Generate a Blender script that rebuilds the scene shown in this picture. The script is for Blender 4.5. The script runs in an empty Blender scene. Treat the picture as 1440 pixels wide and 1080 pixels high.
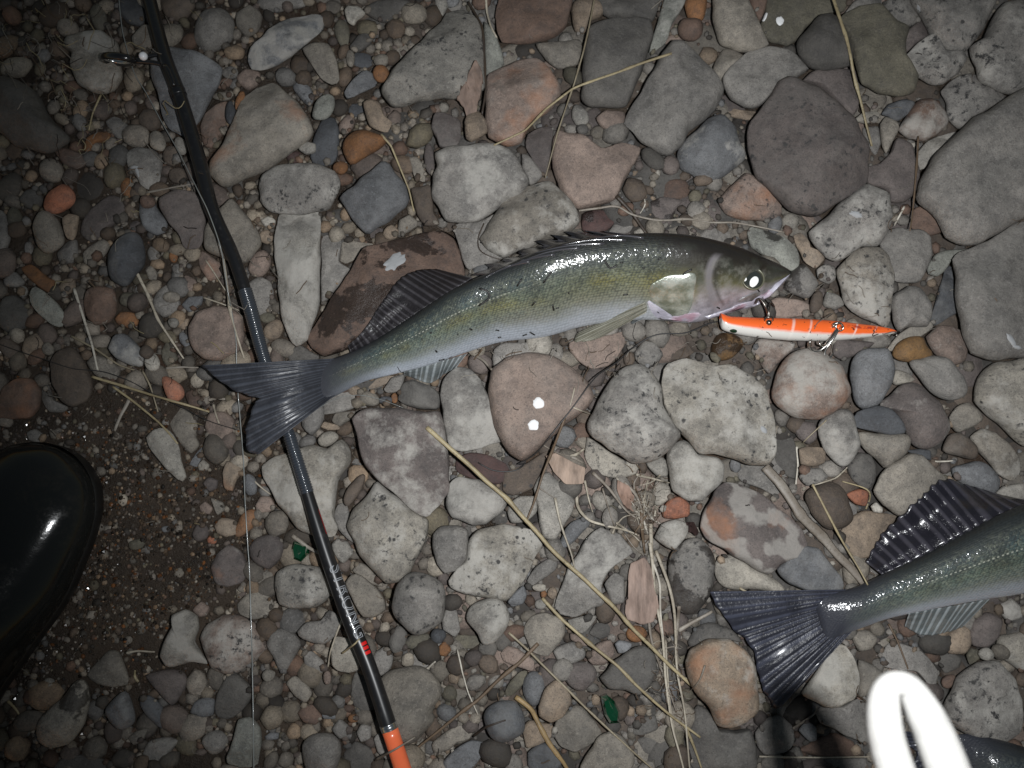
import bpy, bmesh, math, random
import numpy as np
from mathutils import Vector, Matrix, noise as mnoise
from mathutils.bvhtree import BVHTree

R = math.radians
scene = bpy.context.scene
COL = scene.collection
rng = random.Random(7)

# ------------------------------------------------------------------ camera, night sky, flash, exposure
CAM_TILT, CAM_D, HFOV = R(9), 0.65, R(60)
cam_d = bpy.data.cameras.new('camera'); cam = bpy.data.objects.new('camera', cam_d); COL.objects.link(cam)
cam.location = (0, -CAM_D*math.sin(CAM_TILT), CAM_D*math.cos(CAM_TILT))
cam.rotation_euler = (CAM_TILT, 0, 0)
cam_d.sensor_width = 36; cam_d.lens = 18/math.tan(HFOV/2)
cam_d.clip_start = 0.01; cam_d.clip_end = 200
cam_d.dof.use_dof = True; cam_d.dof.focus_distance = 0.63; cam_d.dof.aperture_fstop = 11
scene.camera = cam

world = bpy.data.worlds.new('World'); scene.world = world; world.use_nodes = True
wn = world.node_tree; bg = wn.nodes['Background']
sky = wn.nodes.new('ShaderNodeTexSky'); sky.sky_type = 'NISHITA'; sky.sun_disc = False
sky.sun_elevation = R(0.5); sky.sun_rotation = R(200)
wn.links.new(sky.outputs[0], bg.inputs[0]); bg.inputs[1].default_value = 0.15

# the camera's own flash, a little to the right of the lens: the photograph's only lamp
fl = bpy.data.lights.new('camera_flash', 'SPOT'); flash = bpy.data.objects.new('camera_flash', fl); COL.objects.link(flash)
fl.energy = 20.5; fl.spot_size = R(91); fl.spot_blend = 1.0; fl.shadow_soft_size = 0.008
fl.color = (0.965, 0.985, 1.0)
flash.location = cam.matrix_basis @ Vector((0.066, 0.006, 0.0))
FLASH_AIM = Vector((0.110, 0.018, 0.0))
flash.rotation_euler = (FLASH_AIM - flash.location).to_track_quat('-Z', 'Y').to_euler()

vs = scene.view_settings
vs.view_transform = 'Standard'; vs.look = 'None'; vs.exposure = 0; vs.gamma = 1; vs.use_curve_mapping = False

# ------------------------------------------------------------------ pixel of the photograph -> place on the bank
CM = cam.matrix_basis.copy(); CP = CM.translation.copy(); TH = math.tan(HFOV/2)
PX = 2*CAM_D*TH/1440            # metres per photo pixel on the ground
def ray(u, v):
    return (CM.to_3x3() @ Vector(((u-720)/720*TH, (540-v)/720*TH, -1.0)))
def P(u, v, z=0.0):
    d = ray(u, v); return CP + d*((z-CP.z)/d.z)
TX, TY = [0, 350, 700, 1040], [0, 260, 520, 780]
def T(tile, x, y):
    return TX[int(tile[1])] + x/3.6, TY[int(tile[0])] + y/3.6
def TL(tile, s):
    return [T(tile, *map(float, p.split(','))) for p in s.split()]
def project(w):
    l = CM.inverted() @ w
    return 720 + l.x/-l.z/TH*720, 540 - l.y/-l.z/TH*720

# ------------------------------------------------------------------ object helpers
def tag(o, label=None, cat=None, group=None, kind=None):
    if label: o['label'] = label
    if cat: o['category'] = cat
    if group: o['group'] = group
    if kind: o['kind'] = kind
    return o
def mesh_obj(name, verts, faces, mat=None, parent=None, smooth=True, uvs=None, loc=None):
    me = bpy.data.meshes.new(name); me.from_pydata([tuple(v) for v in verts], [], faces)
    if smooth: me.polygons.foreach_set('use_smooth', [True]*len(me.polygons))
    if uvs is not None:
        lay = me.uv_layers.new(name='UVMap')
        idx = np.empty(len(me.loops), dtype=np.int32); me.loops.foreach_get('vertex_index', idx)
        lay.data.foreach_set('uv', np.asarray(uvs, dtype=np.float32)[idx].ravel())
    if mat: me.materials.append(mat)
    o = bpy.data.objects.new(name, me); COL.objects.link(o)
    if parent:
        o.parent = parent; o.matrix_parent_inverse = Matrix.Translation(-parent.location)
    if loc is not None: o.location = loc
    me.update()
    return o
def empty(name, loc):
    o = bpy.data.objects.new(name, None); COL.objects.link(o); o.location = loc; o.empty_display_size = 0.02
    return o
def catmull(pts, n, closed=False):
    pts = [np.array(p, float) for p in pts]; m = len(pts); out = []
    segs = m if closed else m-1
    for i in range(n):
        t = i/n*segs if closed else i/(n-1)*segs
        k = min(int(t), segs-1); f = t-k
        if closed: p0, p1, p2, p3 = pts[(k-1) % m], pts[k % m], pts[(k+1) % m], pts[(k+2) % m]
        else: p0, p1, p2, p3 = pts[max(k-1, 0)], pts[k], pts[min(k+1, m-1)], pts[min(k+2, m-1)]
        out.append(0.5*((2*p1)+(-p0+p2)*f+(2*p0-5*p1+4*p2-p3)*f*f+(-p0+3*p1-3*p2+p3)*f**3))
    return np.array(out)
def resample(pts, n, closed=False):
    d = catmull(pts, max(200, n*6), closed)
    if closed: d = np.vstack([d, d[:1]])
    L = np.concatenate([[0], np.cumsum(np.linalg.norm(np.diff(d, axis=0), axis=1))])
    s = np.linspace(0, L[-1], n, endpoint=not closed) if not closed else np.arange(n)/n*L[-1]
    return np.stack([np.interp(s, L, d[:, k]) for k in range(d.shape[1])], 1)
def resample_lin(pts, n):
    d = np.array(pts+[pts[0]], float); L = np.concatenate([[0], np.cumsum(np.linalg.norm(np.diff(d, axis=0), axis=1))]); s = np.arange(n)/n*L[-1]
    return np.stack([np.interp(s, L, d[:, k]) for k in range(2)], 1)
def tube(pts, radii, sides=8, flat=1.0, caps=True):
    pts = [Vector(p) for p in pts]; n = len(pts); V, F = [], []
    up = Vector((0, 0, 1))
    for i, p in enumerate(pts):
        t = (pts[min(i+1, n-1)]-pts[max(i-1, 0)])
        t = t.normalized() if t.length > 1e-9 else Vector((1, 0, 0))
        a = t.cross(up); a = a.normalized() if a.length > 1e-4 else Vector((1, 0, 0))
        b = a.cross(t).normalized(); r = radii[i] if hasattr(radii, '__len__') else radii
        for k in range(sides):
            th = 2*math.pi*k/sides
            V.append(p + a*(r*math.cos(th)) + b*(r*flat*math.sin(th)))
    for i in range(n-1):
        for k in range(sides):
            F.append((i*sides+k, i*sides+(k+1) % sides, (i+1)*sides+(k+1) % sides, (i+1)*sides+k))
    if caps:
        F.append(tuple(range(sides))[::-1]); F.append(tuple((n-1)*sides+k for k in range(sides)))
    return V, F
class Acc:
    def __init__(s): s.V, s.F, s.C = [], [], []
    def add(s, V, F, c=None):
        o = len(s.V); s.V += [tuple(v) for v in V]; s.F += [tuple(i+o for i in f) for f in F]
        if c is not None: s.C += [c]*len(V)
    def build(s, name, mat, parent=None, smooth=True, loc=None):
        o = mesh_obj(name, s.V, s.F, mat, parent, smooth, loc=loc)
        if s.C:
            a = o.data.color_attributes.new('col', 'FLOAT_COLOR', 'POINT')
            a.data.foreach_set('color', np.array([(c[0], c[1], c[2], 1) for c in s.C], np.float32).ravel())
        return o

# everything that things can lie on, for dropping them into place
GV, GF, GB = [], [], [None]
def ground_add(V, F):
    o = len(GV); GV.extend([tuple(v) for v in V]); GF.extend([tuple(i+o for i in f) for f in F]); GB[0] = None
def ground_obj(o):
    M = o.matrix_basis if o.parent is None else Matrix.Identity(4)
    ground_add([M @ v.co for v in o.data.vertices], [tuple(p.vertices) for p in o.data.polygons])
def gz(x, y, default=-0.01):
    if GB[0] is None: GB[0] = BVHTree.FromPolygons(GV, GF)
    h = GB[0].ray_cast(Vector((x, y, 0.5)), Vector((0, 0, -1)))
    return h[0].z if h[0] is not None else default
def camhit(u, v):
    if GB[0] is None: GB[0] = BVHTree.FromPolygons(GV, GF)
    h = GB[0].ray_cast(CP, ray(u, v).normalized())[0]
    return h if h is not None else P(u, v, -.01)
def drop(u, v, r=0.0):
    h = camhit(u, v); return P(u, v, h.z+r)

# ------------------------------------------------------------------ materials
def srgb(c):
    return tuple(((x/255)/12.92 if x/255 <= .04045 else ((x/255+.055)/1.055)**2.4) for x in c)
class NT:
    def __init__(s, name):
        s.m = bpy.data.materials.new(name); s.m.use_nodes = True; s.t = s.m.node_tree
        s.b = s.t.nodes['Principled BSDF']; s.out = s.t.nodes['Material Output']
    def n(s, typ, **kw):
        x = s.t.nodes.new(typ)
        for k, v in kw.items(): setattr(x, k, v)
        return x
    def l(s, a, b): s.t.links.new(a, b)
    def set(s, inp, val):
        if hasattr(val, 'is_linked') or isinstance(val, bpy.types.NodeSocket): s.l(val, inp)
        else: inp.default_value = val
    def noise(s, vec, scale, detail=4, rough=.55):
        x = s.n('ShaderNodeTexNoise'); x.inputs['Scale'].default_value = scale
        x.inputs['Detail'].default_value = detail; x.inputs['Roughness'].default_value = rough
        if vec: s.l(vec, x.inputs['Vector'])
        return x.outputs['Fac']
    def ramp(s, fac, *stops):
        x = s.n('ShaderNodeValToRGB'); e = x.color_ramp.elements
        while len(e) < len(stops): e.new(.5)
        for el, (p, c) in zip(e, stops):
            el.position = p; el.color = (c, c, c, 1) if isinstance(c, (int, float)) else (*c, 1)
        s.l(fac, x.inputs[0]); return x.outputs[0]
    def mix(s, fac, a, b, blend='MIX'):
        x = s.n('ShaderNodeMix', data_type='RGBA', blend_type=blend)
        s.set(x.inputs[0], fac)
        for i, c in ((6, a), (7, b)):
            if isinstance(c, tuple): x.inputs[i].default_value = (*c, 1)
            else: s.l(c, x.inputs[i])
        return x.outputs[2]
    def math(s, op, a, b=None, clamp=False):
        x = s.n('ShaderNodeMath', operation=op, use_clamp=clamp); s.set(x.inputs[0], a)
        if b is not None: s.set(x.inputs[1], b)
        return x.outputs[0]
    def attr(s, name, typ='OBJECT', out='Fac'):
        x = s.n('ShaderNodeAttribute', attribute_type=typ, attribute_name=name); return x.outputs[out]
    def bump(s, h, strength=.3, dist=.001, normal=None):
        x = s.n('ShaderNodeBump'); x.inputs['Strength'].default_value = strength; x.inputs['Distance'].default_value = dist
        s.l(h, x.inputs['Height'])
        if normal: s.l(normal, x.inputs['Normal'])
        return x.outputs[0]
    def base(s, c, rough=.5, spec=.5):
        if isinstance(c, tuple): s.b.inputs['Base Color'].default_value = (*c, 1)
        else: s.l(c, s.b.inputs['Base Color'])
        s.set(s.b.inputs['Roughness'], rough); s.set(s.b.inputs['Specular IOR Level'], spec)

def make_stone_mat(name, typ):
    k = NT(name); tc = k.n('ShaderNodeTexCoord')
    col = k.attr('col', typ, 'Color')
    if typ == 'OBJECT':
        mp = k.n('ShaderNodeVectorMath', operation='ADD'); k.l(tc.outputs['Object'], mp.inputs[0]); k.l(k.attr('seed', typ, 'Vector'), mp.inputs[1])
        v = mp.outputs[0]
    else: v = tc.outputs['Object']
    blot = k.noise(v, 34, 6, .65); mid = k.noise(v, 130, 5, .7); fine = k.noise(v, 900, 3, .8); grit = k.noise(v, 420, 5, .75)
    br = k.n('ShaderNodeVectorMath', operation='MULTIPLY_ADD'); k.l(col, br.inputs[0]); br.inputs[1].default_value = (1.32, 1.30, 1.26); br.inputs[2].default_value = (.012, .011, .010)
    dkc = k.n('ShaderNodeVectorMath', operation='SCALE'); k.l(col, dkc.inputs[0]); dkc.inputs['Scale'].default_value = .62
    br2 = k.n('ShaderNodeVectorMath', operation='SCALE'); k.l(col, br2.inputs[0]); br2.inputs['Scale'].default_value = 1.75
    big = k.noise(v, 13, 3, .5)
    c = k.mix(k.ramp(k.math('ADD', k.math('MULTIPLY', blot, .7), k.math('MULTIPLY', big, .3)), (.34, 0), (.66, 1)), dkc.outputs[0], br.outputs[0])
    c = k.mix(k.math('MULTIPLY', k.ramp(mid, (.38, 1), (.55, 0)), .34), c, (.045, .042, .042))
    c = k.mix(k.math('MULTIPLY', k.ramp(grit, (.54, 0), (.66, 1)), .42), c, br2.outputs[0])
    c = k.mix(k.math('MULTIPLY', k.ramp(fine, (.34, 1), (.48, 0)), .55), c, (.03, .028, .027))
    rough = .78
    if typ == 'OBJECT':
        dn = k.noise(v, 27, 7, .72)
        c = k.mix(k.math('MULTIPLY', k.ramp(dn, (.47, 0), (.60, 1)), k.math('MULTIPLY', k.attr('dust'), .7)), c, (.42, .40, .365))
        on = k.noise(v, 22, 5, .6)
        c = k.mix(k.math('MULTIPLY', k.ramp(on, (.52, 0), (.68, 1)), k.math('MULTIPLY', k.attr('stain'), .6)), c, (.33, .145, .07))
        bw = k.n('ShaderNodeTexWave', wave_type='BANDS', bands_direction='DIAGONAL'); k.l(v, bw.inputs['Vector'])
        bw.inputs['Scale'].default_value = 16; bw.inputs['Distortion'].default_value = 7; bw.inputs['Detail'].default_value = 4; bw.inputs['Detail Scale'].default_value = 2.5
        c = k.mix(k.math('MULTIPLY', k.ramp(bw.outputs['Fac'], (.45, 0), (.8, 1)), k.math('MULTIPLY', k.attr('band'), .55)), c, (.36, .34, .31))
        sp = k.noise(v, 210, 6, .72); sz = k.noise(v, 40, 3, .5)
        spk = k.math('ADD', k.math('MULTIPLY', sp, .75), k.math('MULTIPLY', sz, .25))
        c = k.mix(k.math('MULTIPLY', k.ramp(spk, (.545, 0), (.625, 1)), k.attr('speck')), c, (.035, .034, .034))
        vo = k.n('ShaderNodeTexVoronoi', feature='F1'); k.l(v, vo.inputs['Vector']); vo.inputs['Scale'].default_value = 75; vo.inputs['Randomness'].default_value = 1
        c = k.mix(k.math('MULTIPLY', k.ramp(k.math('ADD', vo.outputs['Distance'], k.math('MULTIPLY', mid, .25)), (.20, 1), (.255, 0)), k.attr('speck')), c, (.05, .048, .046))
        wnz = k.noise(v, 30, 6, .62); wet = k.math('MULTIPLY', k.ramp(wnz, (.52, 0), (.545, 1)), k.attr('wet'))
        c = k.mix(wet, c, k.mix(.74, c, (.012, .009, .008)))
        rough = k.math('SUBTRACT', .78, k.math('MULTIPLY', wet, .42))
    k.base(c, rough, .35)
    h = k.math('ADD', k.math('MULTIPLY', mid, 1.4), k.math('ADD', grit, k.math('MULTIPLY', fine, .35)))
    k.l(k.bump(h, .65, .0011), k.b.inputs['Normal'])
    return k.m
M_STONE = make_stone_mat('stone_surface', 'OBJECT')
M_PEBBLES = make_stone_mat('pebble_surface', 'GEOMETRY')

def soil_mat():
    k = NT('wet_sandy_soil'); v = k.n('ShaderNodeTexCoord').outputs['Object']
    a = k.noise(v, 14, 6, .65); b = k.noise(v, 220, 5, .75); g = k.noise(v, 900, 2, .7)
    c = k.mix(k.ramp(a, (.35, 0), (.65, 1)), (.024, .0165, .011), (.066, .047, .032))
    c = k.mix(k.math('MULTIPLY', k.ramp(b, (.57, 0), (.72, 1)), .4), c, (.15, .11, .075))
    c = k.mix(k.math('MULTIPLY', k.ramp(b, (.30, 1), (.42, 0)), .7), c, (.010, .008, .007))
    o = k.noise(v, 9, 3, .5)
    c = k.mix(k.math('MULTIPLY', k.ramp(o, (.58, 0), (.72, 1)), .45), c, (.085, .038, .016))
    k.base(c, k.ramp(a, (.35, .30), (.65, .70)), .5)
    h = k.math('ADD', k.math('MULTIPLY', b, 1.6), g); k.l(k.bump(h, .9, .0016), k.b.inputs['Normal'])
    return k.m
M_SOIL = soil_mat()

def straw_mat():
    k = NT('dry_straw'); v = k.n('ShaderNodeTexCoord').outputs['Object']; col = k.attr('col', 'OBJECT', 'Color')
    a = k.noise(v, 60, 4, .6); b = k.noise(v, 500, 3, .7)
    c = k.mix(k.ramp(a, (.35, 0), (.7, 1)), k.mix(.5, col, (.07, .045, .025)), col)
    c = k.mix(k.math('MULTIPLY', k.ramp(b, (.33, 1), (.45, 0)), .5), c, (.05, .035, .02))
    k.base(c, .5, .4); k.l(k.bump(b, .4, .0006), k.b.inputs['Normal'])
    return k.m
M_STRAW = straw_mat()
def plain(name, c, rough=.5, metal=0, spec=.5, coat=0, bumpscale=None, vary=.0):
    k = NT(name)
    if vary:
        v = k.n('ShaderNodeTexCoord').outputs['Object']
        c2 = k.mix(k.math('MULTIPLY', k.ramp(k.noise(v, 90, 6, .7), (.42, 0), (.7, 1)), vary), c, tuple(min(1, x*1.6+.03) for x in c)); k.base(c2, rough, spec)
    else: k.base(c, rough, spec)
    k.b.inputs['Metallic'].default_value = metal; k.b.inputs['Coat Weight'].default_value = coat; k.b.inputs['Coat Roughness'].default_value = .08
    if bumpscale:
        v = k.n('ShaderNodeTexCoord').outputs['Object']; k.l(k.bump(k.noise(v, bumpscale, 4, .6), .3, .001), k.b.inputs['Normal'])
    return k.m

# ------------------------------------------------------------------ the ground
def soil_z(x, y):
    t = min(1, max(0, (x+0.20)/0.18)); t = t*t*(3-2*t)
    z = -0.004*(1-t) - 0.0125*t
    return z + (0.0022+.0016*(1-t))*mnoise.noise(Vector((x*22, y*22, 3.1))) + (0.0009+.0008*(1-t))*mnoise.noise(Vector((x*90, y*90, 7.7)))
def build_ground():
    n = 221; V, F = [], []
    xs = np.linspace(-1.15, 1.15, n)
    for j in range(n):
        for i in range(n): V.append((xs[i], xs[j], soil_z(xs[i], xs[j])))
    for j in range(n-1):
        for i in range(n-1): F.append((j*n+i, j*n+i+1, (j+1)*n+i+1, (j+1)*n+i))
    # skirt out to the dark distance
    rim = [i for i in range(n)] + [j*n+n-1 for j in range(1, n)] + [(n-1)*n+i for i in range(n-2, -1, -1)] + [j*n for j in range(n-2, 0, -1)]
    o = len(V)
    for i in rim: V.append((V[i][0]*40, V[i][1]*40, -0.012))
    m = len(rim)
    for i in range(m): F.append((rim[i], o+i, o+(i+1) % m, rim[(i+1) % m]))
    g = mesh_obj('ground', V, F, M_SOIL); tag(g, kind='structure')
    ground_add(V[:n*n], F[:(n-1)*(n-1)])
build_ground()

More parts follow.
